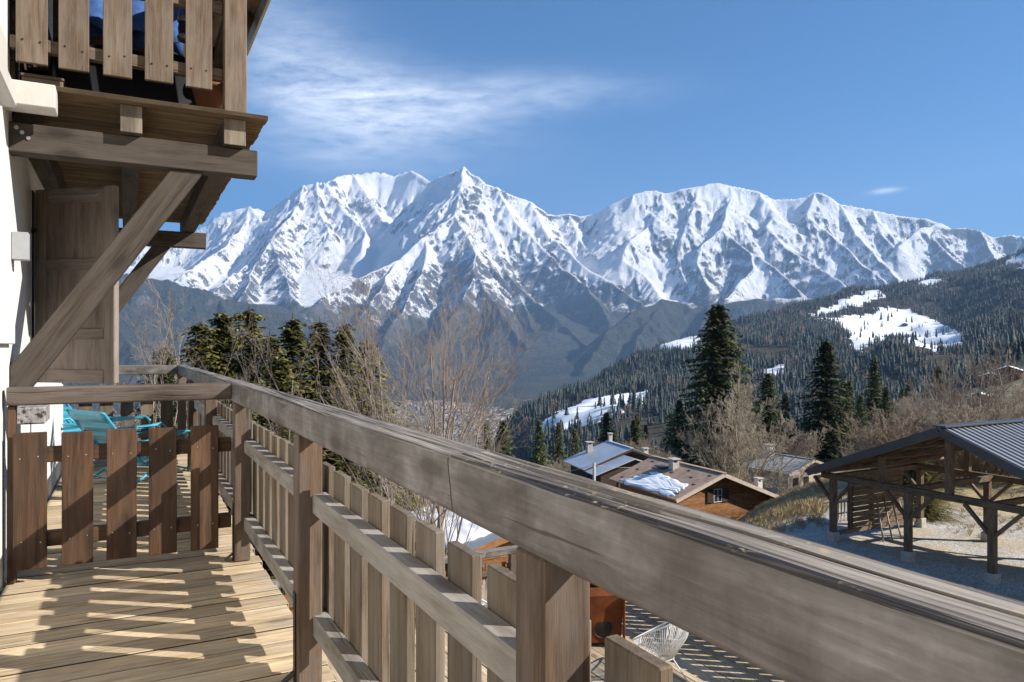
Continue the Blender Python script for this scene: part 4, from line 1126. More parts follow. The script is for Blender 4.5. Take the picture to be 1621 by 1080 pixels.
def conifer_meshes(seed, H, rad, mat, nb=7, gap=.5, spray=.5, droop=.35, bare=.06, power=.85, ragged=.3):
    """a spruce: whorls of drooping boughs, every bough hung with small needle sprays; returns (crown, trunk)"""
    r = np.random.default_rng(seed)
    P, A, B, C = [], [], [], []
    V, F = [], []
    z = H * bare; whorls = []
    while z < H * .985:
        f = (z / H - bare) / (1 - bare)
        whorls.append((z, f)); z += gap * (1.15 - .6 * f) * r.uniform(.75, 1.25)
    tri = []
    for z, f in whorls:
        Lm = rad * (1 - f) ** power * (1.0 if f > .12 else .72 + f * 2.3) + .05 * rad
        n = max(4, int(nb * (1 - .35 * f)))
        a0 = r.uniform(0, 6.28)
        for b in range(n):
            a = a0 + 6.283 * b / n + r.normal(0, .22)
            L = Lm * r.uniform(1 - ragged * 1.3, 1 + ragged * .55)
            if r.random() < .05: L *= .35
            rise = .30 * f - .06 + r.normal(0, .05)
            m = max(3, int(L / (spray * .42)))
            s = (np.arange(m) + r.uniform(.2, .8, m)) / m
            ca, sa = math.cos(a), math.sin(a)
            rr_ = L * s
            zz = z + r.uniform(-.75, .75) * gap + L * (rise * s - droop * s * s + .16 * np.clip(s - .7, 0, 1))
            bx, by = rr_ * ca, rr_ * sa
            for side in (-1, 1):
                sz = spray * r.uniform(.7, 1.35, m) * (1.08 - .45 * s)
                out = r.uniform(.15, .75, m)
                dx = ca * out + -sa * side * (1 - out * .4); dy = sa * out + ca * side * (1 - out * .4)
                hang = -r.uniform(.25, .95, m)
                px0 = np.stack([bx - ca * sz * .22, by - sa * sz * .22, zz], 1)
                px1 = np.stack([bx + ca * sz * .28, by + sa * sz * .28, zz - .04 * sz], 1)
                px2 = np.stack([bx + dx * sz * .62, by + dy * sz * .62, zz + hang * sz * .62], 1)
                tri.append(np.stack([px0, px1, px2], 1))
            # tip tuft
            tri.append(np.array([[[L * .86 * ca - sa * .16 * spray, L * .86 * sa + ca * .16 * spray, zz[-1]], [L * .86 * ca + sa * .16 * spray, L * .86 * sa - ca * .16 * spray, zz[-1]], [L * 1.06 * ca, L * 1.06 * sa, zz[-1] + .05 * spray]]]))
    T = np.concatenate(tri)
    top = np.array([[[-.10 * spray, 0, H * .955], [.10 * spray, 0, H * .955], [0, 0, H * 1.01]], [[0, -.10 * spray, H * .955], [0, .10 * spray, H * .955], [0, 0, H * 1.01]]])
    T = np.concatenate([T, top])
    crown = tri_mesh('spruce_crown', T.reshape(-1, 3), np.arange(len(T) * 3).reshape(-1, 3), mat)
    V, F = [], []
    tube_into(V, F, [(0, 0, -.6), (0, 0, H * .3), (0, 0, H * .7), (0, 0, H * .97)], [H * .014 + .03, H * .011 + .02, H * .006, .02], 7)
    trunk = mesh_from('spruce_trunk', V, F, [M['bark']], True)
    return crown, trunk

def bare_meshes(seed, H, stems, spread, mat_t, mat_c, levels=4, kids=(7, 6, 5, 4), ang=(.55, .6, .6, .7), lenf=(.52, .5, .48, .45), r0=.06, up=.35, start=.25, twig=.004, jit=.09):
    """a leafless tree as tapering limbs (trunk mesh) and a crown of finer branches and twigs (crown mesh)"""
    r = np.random.default_rng(seed)
    VT, FT = [], []; VC, FC = [], []
    def branch(p, d, L, rad, depth):
        n = 5 if depth == 0 else (4 if depth == 1 else 3)
        pts = [p]; q = p; dd = d
        for i in range(n):
            dd = dd + r.normal(0, jit, 3) + np.array([0, 0, up * .12 * (1 if depth else .6)])
            dd = dd / np.linalg.norm(dd)
            q = q + dd * (L / n); pts.append(q)
        rads = np.maximum(np.linspace(rad, rad * (.38 if depth < levels - 1 else .5), n + 1), twig * .6)
        sides = 6 if depth == 0 else (4 if depth == 1 else 3)
        V, F = (VT, FT) if depth == 0 else (VC, FC)
        sweep(V, F, np.array(pts), rads, sides)
        if depth >= levels: return
        k = kids[min(depth, len(kids) - 1)]
        for j in range(k):
            f = start + (1 - start) * ((j + r.uniform(.1, .9)) / k) if depth == 0 else r.uniform(.22, .98)
            x = f * n; i = min(int(x), n - 1); u = x - i
            bp = pts[i] * (1 - u) + pts[i + 1] * u
            ax = pts[i + 1] - pts[i]; ax = ax / np.linalg.norm(ax)
            rnd = r.normal(0, 1, 3); rnd -= ax * rnd.dot(ax); rnd /= np.linalg.norm(rnd)
            a = ang[min(depth, len(ang) - 1)] * r.uniform(.65, 1.3)
            nd = ax * math.cos(a) + rnd * math.sin(a)
            nl = L * lenf[min(depth, len(lenf) - 1)] * (1.15 - .55 * f) * r.uniform(.7, 1.25)
            br = max(twig, (rads[i] * (1 - u) + rads[i + 1] * u) * .55)
            branch(bp, nd, nl, br, depth + 1)
    for s in range(stems):
        a = 6.283 * s / stems + r.normal(0, .4)
        tilt = spread * (r.uniform(.25, 1.0) if stems > 1 else .1)
        d = np.array([math.cos(a) * math.sin(tilt), math.sin(a) * math.sin(tilt), math.cos(tilt)])
        p = np.array([math.cos(a) * .12 * (stems > 1), math.sin(a) * .12 * (stems > 1), -.4])
        branch(p, d, H * r.uniform(.78, 1.0), r0 * r.uniform(.75, 1.1), 0)
    t = tri_quads('bare_trunk', VT, FT, mat_t); c = tri_quads('bare_crown', VC, FC, mat_c)
    return c, t
def sweep(V, F, pts, rads, n):
    base = sum(len(v) for v in V)
    m = len(pts)
    t = np.gradient(pts, axis=0); t /= np.linalg.norm(t, axis=1)[:, None]
    ref = np.array([0, 0, 1.0]) if abs(t[0][2]) < .8 else np.array([1.0, 0, 0])
    u = np.cross(t, ref); u /= np.linalg.norm(u, axis=1)[:, None]
    w = np.cross(t, u)
    a = np.arange(n) * 2 * math.pi / n
    ring = pts[:, None] + (u[:, None] * np.cos(a)[None, :, None] + w[:, None] * np.sin(a)[None, :, None]) * np.asarray(rads)[:, None, None]
    V.append(ring.reshape(-1, 3))
    I = np.arange(m * n).reshape(m, n) + base; J = np.roll(I, -1, 1)
    F.append(np.stack([I[:-1], J[:-1], J[1:], I[1:]], -1).reshape(-1, 4))
def tri_quads(name, V, F, mat):
    return tri_mesh(name, np.concatenate(V), np.concatenate(F), mat)

_sp_n = [0]
def plant(kind, name, label, cat, meshes, px, t, z=None, s=1.0, rz=None, group=None, py=None, sx=1.0):
    """one tree standing on the ground at photograph column px and depth t"""
    p = at_t(px, HY, t)
    zz = gz1(p.x, p.y) if z is None else z
    o = thing(name, label, cat, (p.x, p.y, zz), random.uniform(0, 6.28) if rz is None else rz, group)
    o.scale = (s * sx, s * sx, s)
    for n_, me in zip(('crown', 'trunk'), meshes):
        add(n_, me, o)
    return o
def top_scale(px, py, t, H):
    """scale that brings a tree of height H, standing at (px, t), up to the picture height py"""
    p = at_t(px, HY, t); zg = gz1(p.x, p.y)
    return (-(py - HY) / FPX * t - zg) / H

SPR = [conifer_meshes(11, 24, 6.6, M['spruce'], 15, .50, 1.15, .30, .05, .78, .32),
       conifer_meshes(12, 20, 5.0, M['spruce'], 13, .50, 1.0, .30, .05, .85, .30),
       conifer_meshes(13, 15, 4.1, M['spruce'], 12, .45, .85, .30, .05, .85, .34),
       conifer_meshes(14, 12, 4.2, M['olive'], 15, .23, .34, .42, .03, 1.2, .40),
       conifer_meshes(15, 12, 5.0, M['olive'], 17, .21, .32, .46, .03, 1.18, .42)]
# -- the tall spruces beyond the chalets
big = [
 (1137, 478, 120, 0, 1.36, 'tallest dark spruce, standing behind the big grey bare bush'),
 (1308, 538, 105, 1, 1.42, 'tall dark spruce right of the big bare bush, before the snowy meadow'),
 (1216, 590, 112, 2, 1.3, 'sunlit green spruce just right of the tallest spruce'),
 (1243, 622, 108, 2, .95, 'small dark spruce leaning on the sunlit green spruce'),
 (1362, 624, 95, 2, .95, 'small grey-green spruce right of the second tall spruce'),
 (1403, 612, 100, 2, 1.0, 'yellow-green spruce behind the ridge of the open shed'),
 (1428, 612, 130, 1, .8, 'dark spruce top behind the yellow-green spruce'),
 (1445, 668, 92, 2, .9, 'low bushy spruce just above the shed roof ridge'),
 (960, 652, 125, 2, 1.35, 'broad spruce rising behind the grey-roofed chalet'),
 (1003, 664, 128, 2, 1.1, 'spruce right of the chimney of the grey-roofed chalet'),
 (1022, 672, 120, 2, .9, 'small olive spruce beside the chimneys of the grey-roofed chalet'),
 (797, 664, 78, 2, 1.05, 'pointed spruce just above the handrail joint'),
 (770, 668, 84, 2, .9, 'smaller spruce left of the pointed spruce above the handrail joint'),
 (854, 664, 105, 2, .9, 'slim spruce among bare bushes above the middle of the handrail'),
 (884, 668, 110, 2, .8, 'slim olive spruce right of the slim spruce above the handrail'),
 (910, 678, 112, 2, .95, 'low dark spruce left of the grey roof'),
 (1075, 632, 124, 1, 1.15, 'dark spruce half hidden at the left foot of the tallest spruce'),
 (1480, 690, 88, 2, .8, 'small dark spruce between bare trees above the shed roof'),
 (1062, 652, 150, 2, 1.0, 'far dark spruce left of the big bare bush'),
]
hs = [24, 20, 15, 12, 12]
for px, py, t, k, sx, lab in big:
    s = top_scale(px, py, t, hs[k])
    plant('spruce', 'spruce_tree', lab, 'tree', SPR[k], px, t, s=s, sx=sx, group='spruces on the slope below')
# -- olive evergreens close to the far end of the balcony
ol = [(318, 508, 29, 4, 1.42, 'leftmost olive evergreen behind pale bare stems'),
      (352, 492, 30, 4, 1.50, 'broad olive evergreen with a double top behind the far balcony corner'),
      (394, 486, 31, 4, 1.42, 'olive evergreen with the highest yellowish tip behind the railing'),
      (427, 525, 30, 3, 1.65, 'low olive evergreen between the broad ones and the dark ones'),
      (463, 497, 31, 3, 1.58, 'first dark evergreen right of the olive clump'),
      (506, 502, 32, 3, 1.42, 'second dark evergreen right of the olive clump, star-shaped top'),
      (545, 505, 32, 3, 1.42, 'third dark evergreen right of the olive clump'),
      (581, 532, 33, 3, 1.65, 'rightmost evergreen of the clump, beside the fan-shaped bare tree'),
      (262, 546, 34, 3, 1.80, 'brownish thin evergreen at the left above the far railing'),
      (440, 560, 26, 4, 1.50, 'low evergreen bush filling the clump above the railing'),
      (530, 580, 27, 4, 1.50, 'low evergreen bush before the dark evergreens')]
for px, py, t, k, sx, lab in ol:
    s = top_scale(px, py, t, hs[k])
    o = plant('olive', 'evergreen_tree', lab, 'tree', SPR[k], px, t, s=s, sx=sx, group='evergreens beyond the balcony end')

# -- leafless trees
BARE = [bare_meshes(21, 9, 8, .42, M['twig'], M['twig'], 4, (10, 6, 4, 3), (.42, .5, .6, .7), (.5, .5, .5, .5), .055, .25, .20, .0036, .035),
        bare_meshes(22, 9, 1, .1, M['palewood'], M['twig'], 4, (14, 6, 4, 3), (.75, .6, .6, .7), (.40, .5, .5, .5), .06, .45, .16, .0036, .07),
        bare_meshes(23, 8, 3, .26, M['palewood'], M['twig'], 4, (9, 5, 4, 2), (.5, .55, .6, .7), (.42, .48, .5, .5), .032, .5, .2, .0034),
        bare_meshes(24, 9, 10, .75, M['greybush'], M['greybush'], 4, (9, 7, 6, 4), (.6, .65, .7, .8), (.5, .5, .5, .5), .09, .55, .15, .013, .12),
        bare_meshes(25, 8, 3, .22, M['palewood'], M['twig'], 4, (9, 5, 4, 2), (.6, .6, .6, .7), (.45, .5, .5, .5), .08, .45, .2, .010),
        bare_meshes(26, 5, 8, .6, M['browntwig'], M['browntwig'], 3, (8, 6, 5), (.5, .6, .6), (.5, .5, .5), .05, .8, .1, .012),
        bare_meshes(27, 8, 5, .32, M['twig'], M['twig'], 3, (9, 5, 4), (.45, .6, .7), (.36, .5, .5), .022, .5, .3, .0032)]
bh = [9, 9, 8, 9, 8, 5, 8]
near_bare = [
 (672, 488, 21, 0, .92, 'fan-shaped bare tree with many stems right of the evergreens'),
 (205, 470, 27, 1, .9, 'pale slim bare tree seen between shutter and evergreens'),
 (238, 520, 30, 4, .8, 'bare tree with upswept twigs behind the far railing'),
 (283, 487, 25, 2, .9, 'tall brown bare stems left of the olive evergreens'),
 (325, 500, 22, 1, .6, 'pale bare stems before the leftmost olive evergreen'),
 (410, 512, 22, 2, .8, 'brown twiggy stems before the highest olive tip'),
 (250, 560, 20, 6, 1.1, 'brushy bare shrub above the far balcony corner'),
 (610, 640, 18, 1, .5, 'slim bare sapling left of the snowy shed roof'),
 (630, 650, 19, 1, .5, 'slim bare sapling right above the picket tops'),
 (655, 655, 18, 1, .5, 'slim bare sapling standing before the snowy shed roof'),
]
for px, py, t, k, sx, lab in near_bare:
    plant('bare', 'bare_tree', lab, 'tree', BARE[k], px, t, s=top_scale(px, py, t, bh[k]), sx=sx, group='bare trees beyond the balcony')
mid_bare = [
 (1165, 628, 62, 3, .86, 'big rounded grey-green bare bush before the tallest spruce'),
 (1470, 600, 72, 4, 1.0, 'bare tree right of the yellow-green spruce'),
 (1505, 570, 66, 4, 1.0, 'tall bare tree above the shed roof'),
 (1540, 552, 68, 4, 1.1, 'tallest bare tree above the shed roof at the right'),
 (1575, 560, 70, 4, 1.0, 'bare tree before the snowy slope with houses'),
 (1608, 575, 62, 4, 1.0, 'bare tree at the right picture edge above the roof'),
 (1450, 640, 80, 3, .8, 'brown bare bush above the shed ridge'),
 (1523, 640, 60, 5, 1.2, 'twiggy bush against the snowy slope'),
 (1590, 640, 58, 5, 1.2, 'twiggy bush close above the ribbed roof'),
 (1262, 690, 98, 5, 1.0, 'brown bare bush left of the second tall spruce'),
 (1340, 690, 85, 4, .8, 'bare tree before the second tall spruce'),
 (1640, 560, 66, 4, 1.0, 'bare tree at the very right edge'),
]
for px, py, t, k, sx, lab in mid_bare:
    plant('bare', 'bare_tree', lab, 'tree', BARE[k], px, t, s=top_scale(px, py, t, bh[k]), sx=sx, group='bare trees on the slope')
# hedge behind the open shed and brush below the chalets
brush_n = 0
def brush(px, t, k, h, lab, group):
    plant('brush', 'bare_bush', lab, 'bush', BARE[k], px, t, s=h / bh[k], sx=1.3, group=group)
for i in range(26):
    px = 1405 + i * 10 + random.uniform(-5, 5)
    brush(px, random.uniform(39, 47), 5 if i % 3 else 3, random.uniform(2.2, 3.8), 'bare hedge bush behind the open shed', 'hedge bushes behind the open shed')
for i in range(60):
    px = random.uniform(745, 1075); t = random.uniform(84, 125)
    brush(px, t, (5, 3, 4)[i % 3], random.uniform(2.2, 4.8), 'leafless bush in the brushy strip above the handrail', 'bushes in the strip beyond the chalets')
for i in range(26):
    px = random.uniform(1200, 1520); t = random.uniform(100, 190)
    brush(px, t, (5, 4, 3)[i % 3], (random.uniform(1.8, 3.6) if px < 1400 else random.uniform(2.5, 5.0)), 'leafless bush on the slope behind the chalets', 'bushes on the slope behind the chalets')
for i in range(26):
    px = random.uniform(780, 1500); t = random.uniform(135, 260)
    p = at_t(px, HY, t)
    plant('sp', 'spruce_tree', 'small spruce on the slope beyond the brushy strip', 'tree', SPR[(1, 2)[i % 2]], px, t, s=random.uniform(.55, .95), group='spruces beyond the brushy strip')
for (px, t, h) in ((1465, 30.6, 1.9), (1452, 36, 2.6)):
    plant('sp', 'evergreen_bush', 'small green conifer bush behind the open shed' if h < 2 else 'taller green conifer bush behind the shed posts', 'bush', SPR[4], px, t, s=h / 12, sx=2.2)

# -- the forest on the hill across the valley
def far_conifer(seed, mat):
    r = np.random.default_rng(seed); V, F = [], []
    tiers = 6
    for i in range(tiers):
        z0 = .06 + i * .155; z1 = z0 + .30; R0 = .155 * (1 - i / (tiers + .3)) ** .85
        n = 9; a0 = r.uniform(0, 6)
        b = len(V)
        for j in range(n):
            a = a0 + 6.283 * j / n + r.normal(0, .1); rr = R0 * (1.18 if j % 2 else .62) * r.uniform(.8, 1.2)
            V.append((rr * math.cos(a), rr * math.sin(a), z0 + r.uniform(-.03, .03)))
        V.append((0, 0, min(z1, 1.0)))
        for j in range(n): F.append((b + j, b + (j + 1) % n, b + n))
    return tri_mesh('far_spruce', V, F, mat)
def far_bare(seed):
    r = np.random.default_rng(seed); V, F = [], []
    for i in range(46):
        a = r.uniform(0, 6.283); rr = .22 * math.sqrt(r.random()); z = r.uniform(.25, .8)
        d = np.array([math.cos(a) * .3, math.sin(a) * .3, 1.0]) * r.uniform(.15, .3)
        p = np.array([rr * math.cos(a), rr * math.sin(a), z - .15])
        b = len(V); w = .012
        V += [tuple(p - [w, 0, 0]), tuple(p + [w, w, 0]), tuple(p + d)]; F.append((b, b + 1, b + 2))
    for s in range(3):
        b = len(V); a = 2.1 * s
        V += [(-.012 * math.cos(a), -.012 * math.sin(a), 0), (.012 * math.cos(a), .012 * math.sin(a), 0), (.06 * math.cos(a + 1), .06 * math.sin(a + 1), .8)]; F.append((b, b + 1, b + 2))
    return tri_mesh('far_bare_tree', V, F, M['browntwig'])
def scatter(name, meshes, pts, scales, pick=None):
    protos = []
    for i, me in enumerate(meshes):
        protos.append(bpy.data.objects.new(name + '_kind', me))
    me = bpy.data.meshes.new(name); me.vertices.add(len(pts)); me.vertices.foreach_set('co', np.asarray(pts, np.float32).ravel())
    a = me.attributes.new('size', 'FLOAT', 'POINT'); a.data.foreach_set('value', np.asarray(scales, np.float32))
    o = add(name, me)
    ng = bpy.data.node_groups.new(name, 'GeometryNodeTree')
    ng.interface.new_socket('Geometry', in_out='INPUT', socket_type='NodeSocketGeometry')
    ng.interface.new_socket('Geometry', in_out='OUTPUT', socket_type='NodeSocketGeometry')
    N = ng.nodes; gi = N.new('NodeGroupInput'); go = N.new('NodeGroupOutput')
    iop = N.new('GeometryNodeInstanceOnPoints'); jn = N.new('GeometryNodeJoinGeometry')
    for p in protos:
        oi = N.new('GeometryNodeObjectInfo'); oi.inputs['Object'].default_value = p; oi.inputs['As Instance'].default_value = True
        ng.links.new(oi.outputs['Geometry'], jn.inputs[0])
    at = N.new('GeometryNodeInputNamedAttribute'); at.data_type = 'FLOAT'; at.inputs['Name'].default_value = 'size'
    rv = N.new('FunctionNodeRandomValue'); rv.data_type = 'FLOAT_VECTOR'; rv.inputs[1].default_value = (.04, .04, 6.28)
    ng.links.new(gi.outputs[0], iop.inputs['Points']); ng.links.new(jn.outputs[0], iop.inputs['Instance'])
    iop.inputs['Pick Instance'].default_value = True
    if pick is not None:
        b = me.attributes.new('pick', 'INT', 'POINT'); b.data.foreach_set('value', np.asarray(pick, np.int32))
        ai = N.new('GeometryNodeInputNamedAttribute'); ai.data_type = 'INT'; ai.inputs['Name'].default_value = 'pick'
        ng.links.new(ai.outputs[0], iop.inputs['Instance Index'])
    ng.links.new(rv.outputs[0], iop.inputs['Rotation']); ng.links.new(at.outputs[0], iop.inputs['Scale'])
    ng.links.new(iop.outputs[0], go.inputs[0])
    md = o.modifiers.new('scatter', 'NODES'); md.node_group = ng
    o['kind'] = 'stuff'
    return o
def forest():
    n = 130000
    px = rng.uniform(730, 1900, n); t = np.sqrt(rng.uniform(330 ** 2, 4300 ** 2, n))
    xc = (px - CX) / FPX
    X = t * (SA + xc * CA); Y = t * (CA - xc * SA)
    Z = ground_z(X, Y)
    dens = fbm(X / 170, Y / 170, 4, 501)
    keep = ~meadow_mask(X, Y, Z) & (Z > -365) & (dens > -.38)
    # a few strays in the meadows
    keep |= meadow_mask(X, Y, Z) & (rng.random(n) < .03)
    keep &= ~((t < 420) & (px > 1380))
    X, Y, Z, dens = X[keep], Y[keep], Z[keep], dens[keep]
    # cut those the crest hides
    ppx, ppy, tt = project(X, Y, Z)
    crest_t = np.interp(ppx, [c[0] for c in CREST], [c[1] for c in CREST])
    k2 = tt < crest_t * 1.10
    X, Y, Z = X[k2], Y[k2], Z[k2]
    size = (8 + 17 * rng.random(len(X)) ** 1.4) * (1.0 + .35 * np.clip(fbm(X / 120, Y / 120, 3, 511), -.8, .8))
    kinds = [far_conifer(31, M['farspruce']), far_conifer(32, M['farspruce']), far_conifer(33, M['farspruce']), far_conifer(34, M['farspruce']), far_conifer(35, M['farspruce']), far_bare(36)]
    patch = fbm(X / 210, Y / 210, 4, 521)
    pick = np.where((patch > .22) & (rng.random(len(X)) < .75), 5, rng.integers(0, 5, len(X)))
    pick = np.where(rng.random(len(X)) < .05, 5, pick)
    size = np.where(pick == 5, size * .8, size)
    scatter('forest', kinds, np.stack([X, Y, Z - .4], 1), size, pick)
forest()

# -- dry winter grass on the bank beside the yard and along its edges
def dry_grass():
    r = np.random.default_rng(81); meshes = []
    mt = plain('dry_grass_blades', (.44, .34, .19), .9, .1, 0, .35, 3)
    for v in range(3):
        V, F = [], []
        for i in range(22):
            a = r.uniform(0, 6.283); q = .16 * math.sqrt(r.random()); h = r.uniform(.35, 1.0); lean = r.uniform(.05, .5)
            b = len(V); w = .010
            p = np.array([q * math.cos(a), q * math.sin(a), -.03]); d = np.array([math.cos(a) * lean, math.sin(a) * lean, 1.0]) * h
            sd_ = np.array([-math.sin(a), math.cos(a), 0]) * w
            V += [tuple(p - sd_), tuple(p + sd_), tuple(p + d * .6 + sd_ * .7), tuple(p + d + np.array([math.cos(a), math.sin(a), -.25]) * lean * h * .3)]
            F.append((b, b + 1, b + 2)); F.append((b, b + 2, b + 3))
        meshes.append(tri_mesh('grass_tuft', V, F, mt))
    pts, sc = [], []
    for (n, a, b, t0, t1, s0, s1) in ((2600, 1180, 1320, 29, 62, .10, .38), (1500, 1380, 1640, 27, 42, .07, .22), (70, 1225, 1300, 31, 36, .35, .7), (700, 1330, 1640, 16, 22, .05, .12)):
        px = r.uniform(a, b, n); t = np.sqrt(r.uniform(t0 * t0, t1 * t1, n))
        xc = (px - CX) / FPX; X = t * (SA + xc * CA); Y = t * (CA - xc * SA)
        keep = (fbm(X / 2.5, Y / 2.5, 3, 91) > -.15) & ~((np.abs(X - 25.2) < 2.6) & (np.abs(Y - 14) < 4.4))
        X, Y = X[keep], Y[keep]
        pts.append(np.stack([X, Y, ground_z(X, Y)], 1)); sc.append(r.uniform(s0, s1, len(X)))
    scatter('dry_grass', meshes, np.concatenate(pts), np.concatenate(sc))
dry_grass()
# ================================================================== buildings on the slope
def LD(lat, dep):
    """world XY of a point `lat` metres right of and `dep` metres along the lens axis"""
    return lat * CA + dep * SA, -lat * SA + dep * CA
def LV(lat, dep, z):
    x, y = LD(lat, dep); return Vector((x, y, z))
def poly_prism(name, parent, pts, n, th, mat, up=True):
    """flat polygon (world points) thickened by th along n"""
    V = [Vector(p) for p in pts] + [Vector(p) + Vector(n) * th for p in pts]
    m = len(pts)
    F = [tuple(range(m))[::-1], tuple(range(m, 2 * m))] + [(i, (i + 1) % m, m + (i + 1) % m, m + i) for i in range(m)]
    me = mesh_from(name, V, F, [mat]); bm = bmesh.new(); bm.from_mesh(me); bmesh.ops.recalc_face_normals(bm, faces=bm.faces); bm.to_mesh(me); bm.free()
    o = add(name, me, parent)
    if parent is not None: o.matrix_parent_inverse = pm(parent).inverted()
    return o
def wbox(name, parent, o0, gx, gy, x0, x1, y0, y1, z0, z1, mat, bev=.01):
    """box in a house frame: origin o0, gx/gy horizontal unit vectors"""
    c = o0 + gx * ((x0 + x1) / 2) + gy * ((y0 + y1) / 2) + Vector((0, 0, (z0 + z1) / 2 - o0.z))
    Mm = Matrix((gx, gy, Vector((0, 0, 1)))).transposed().to_4x4(); Mm.translation = c
    ob = bpy.data.objects.new(name, box_mesh(x1 - x0, y1 - y0, z1 - z0, mat, bev)); link(ob, parent)
    ob.matrix_local = (pm(parent).inverted() @ Mm) if parent is not None else Mm
    return ob
def gable_house(name, label, cat, apex, g, L, wl, wr, dl, dr, hw, mats, over=.7, front=.8, back=.4, roof_t=.14, boards=0, board_h=.22, group=None):
    """apex: world point of the front gable tip (roof underside); g: unit vector along the gable to the right; ridge runs to g rotated left.
    wl / wr: half widths out to the eaves, dl / dr: their drop; hw: height of the side walls below the eaves"""
    gx = Vector((g.x, g.y, 0)).normalized(); gy = Vector((-gx.y, gx.x, 0))
    zb = apex.z - max(dl, dr) - hw
    base = Vector((apex.x, apex.y, zb))
    root = thing(name, label, cat, base, 0, group)
    A = apex
    def P(x, y, z): return A + gx * x + gy * y + Vector((0, 0, z))
    il, ir = wl - over, wr - over
    zl, zr_ = -dl * il / wl, -dr * ir / wr
    body = [P(-il, front, zb - A.z - 1.5), P(ir, front, zb - A.z - 1.5), P(ir, front, zr_ - .02), P(0, front, -.02), P(-il, front, zl - .02)]
    poly_prism('wall', root, body, gy, L - front - back, mats['wall'])
    nl = (P(0, 0, 0) - P(-wl, 0, -dl)).normalized(); nr = (P(wr, 0, -dr) - P(0, 0, 0)).normalized()
    upl = nl.cross(gy); upl = upl if upl.z > 0 else -upl
    upr = nr.cross(gy); upr = upr if upr.z > 0 else -upr
    rl = poly_prism('roof', root, [P(0, 0, 0), P(-wl, 0, -dl), P(-wl, L, -dl), P(0, L, 0)], upl, roof_t, mats['roof'])
    rr = poly_prism('roof', root, [P(0, 0, .004), P(0, L, .004), P(wr, L, -dr), P(wr, 0, -dr)], upr, roof_t, mats['roof'])
    # bargeboards on the front gable, butted at the tip
    for (x1, z1, u) in ((-wl, -dl, upl), (wr, -dr, upr)):
        a0, a1 = P(0, -.03, -.03), P(x1, -.03, z1 - .03)
        d = (a1 - a0).normalized()
        timber('bargeboard', root, a0 + d * .02, a1, .05, .22, mats['trim'], u)
    rc = P(0, -.02, roof_t + .02)
    timber('ridge_cap', root, rc, rc + gy * (L + .04), .34, .05, mats['roof'])
    if boards:
        y = front - .035; z = zb - A.z + .05; i = 0
        while z < -.45:
            zt = z + board_h - .012
            xl = -il if zt < zl else -il * max(0.0, (-zt - .05) / -zl if zl else 0)
            xr = ir if zt < zr_ else ir * max(0.0, (-zt - .05) / -zr_)
            if xr - xl > .5:
                wbox('plank', root, P(0, 0, 0), gx, gy, xl + .02, xr - .02, y - .006, y + .034 - .002, A.z + z, A.z + zt, mats['board'], .006)
            z += board_h; i += 1
    return root, P, gx, gy, upl, upr
def chimney(root, P, gx, gy, x, y, zroof, h, w, mat, cap=M['concrete']):
    p = P(x, y, zroof)
    c = wbox('chimney', root, p, gx, gy, -w / 2, w / 2, -w / 2, w / 2, p.z - .5, p.z + h, mat, .01)
    for s in (-1, 1):
        wbox('chimney_pier', root, p, gx, gy, s * w * .38 - .06, s * w * .38 + .06, -w * .4, w * .4, p.z + h + .002, p.z + h + .22, mat, .005)
    wbox('chimney_cap', root, p, gx, gy, -w * .68, w * .68, -w * .68, w * .68, p.z + h + .224, p.z + h + .30, cap, .01)
def window(root, P, gx, gy, x, y, z, w, h, shut=None, name='window', mat=None):
    p = P(x, y, z)
    f = wbox(name, root, p, gx, gy, -w / 2, w / 2, -.03, .02, p.z, p.z + h, M['glassdark'], .003)
    b = .05
    for (x0, x1, z0, z1) in ((-w / 2 - b, w / 2 + b, h, h + b), (-w / 2 - b, w / 2 + b, -b, 0), (-w / 2 - b, -w / 2, 0, h), (w / 2, w / 2 + b, 0, h), (-.02, .02, 0, h), (-w / 2, -.02, h * .5 - .015, h * .5 + .015), (.02, w / 2, h * .5 - .015, h * .5 + .015)):
        wbox('window_frame', root, p, gx, gy, x0, x1, -.06, -.032, p.z + z0, p.z + z1, mat or M['whitepaint'], .003)
    if shut:
        for s in shut:
            xs = s * (w / 2 + b + .28)
            wbox('window_shutter', root, p, gx, gy, xs - .27, xs + .27, -.085, -.045, p.z - .04, p.z + h + .04, M['darkchalet'], .005)

def snow_slab(name, parent, pts, up, th, seed, n=26, jag=.35):
    """a melting sheet of snow lying on a roof: ragged edge, uneven thickness; pts = quad on the roof surface"""
    p0, p1, p2, p3 = [Vector(p) for p in pts]
    V, F = [], []
    r = np.random.default_rng(seed)
    for i in range(n + 1):
        for j in range(n + 1):
            u, v = i / n, j / n
            e = min(u, 1 - u, v, 1 - v)
            uu = u + float(pnoise(np.array([v * 5.0]), np.array([u * 2 + seed]), seed)[0]) * jag * .16
            vv = v + float(pnoise(np.array([u * 6.0]), np.array([v * 2 + seed + 4]), seed + 1)[0]) * jag * .22
            q = (p0 * (1 - uu) + p1 * uu) * (1 - vv) + (p3 * (1 - uu) + p2 * uu) * vv
            h = th * (min(1, e * 7) ** .5) * (.85 + .3 * float(pnoise(np.array([u * 7.0]), np.array([v * 7.0]), seed + 2)[0]))
            V.append(q + Vector(up) * (h if e > 0 else -.03))
    for i in range(n):
        for j in range(n):
            a = i * (n + 1) + j; F.append((a, a + n + 1, a + n + 2, a + 1))
    o = add(name, mesh_from(name, V, F, [M['snowlump']], True), parent)
    o.matrix_parent_inverse = pm(parent).inverted()
    return o

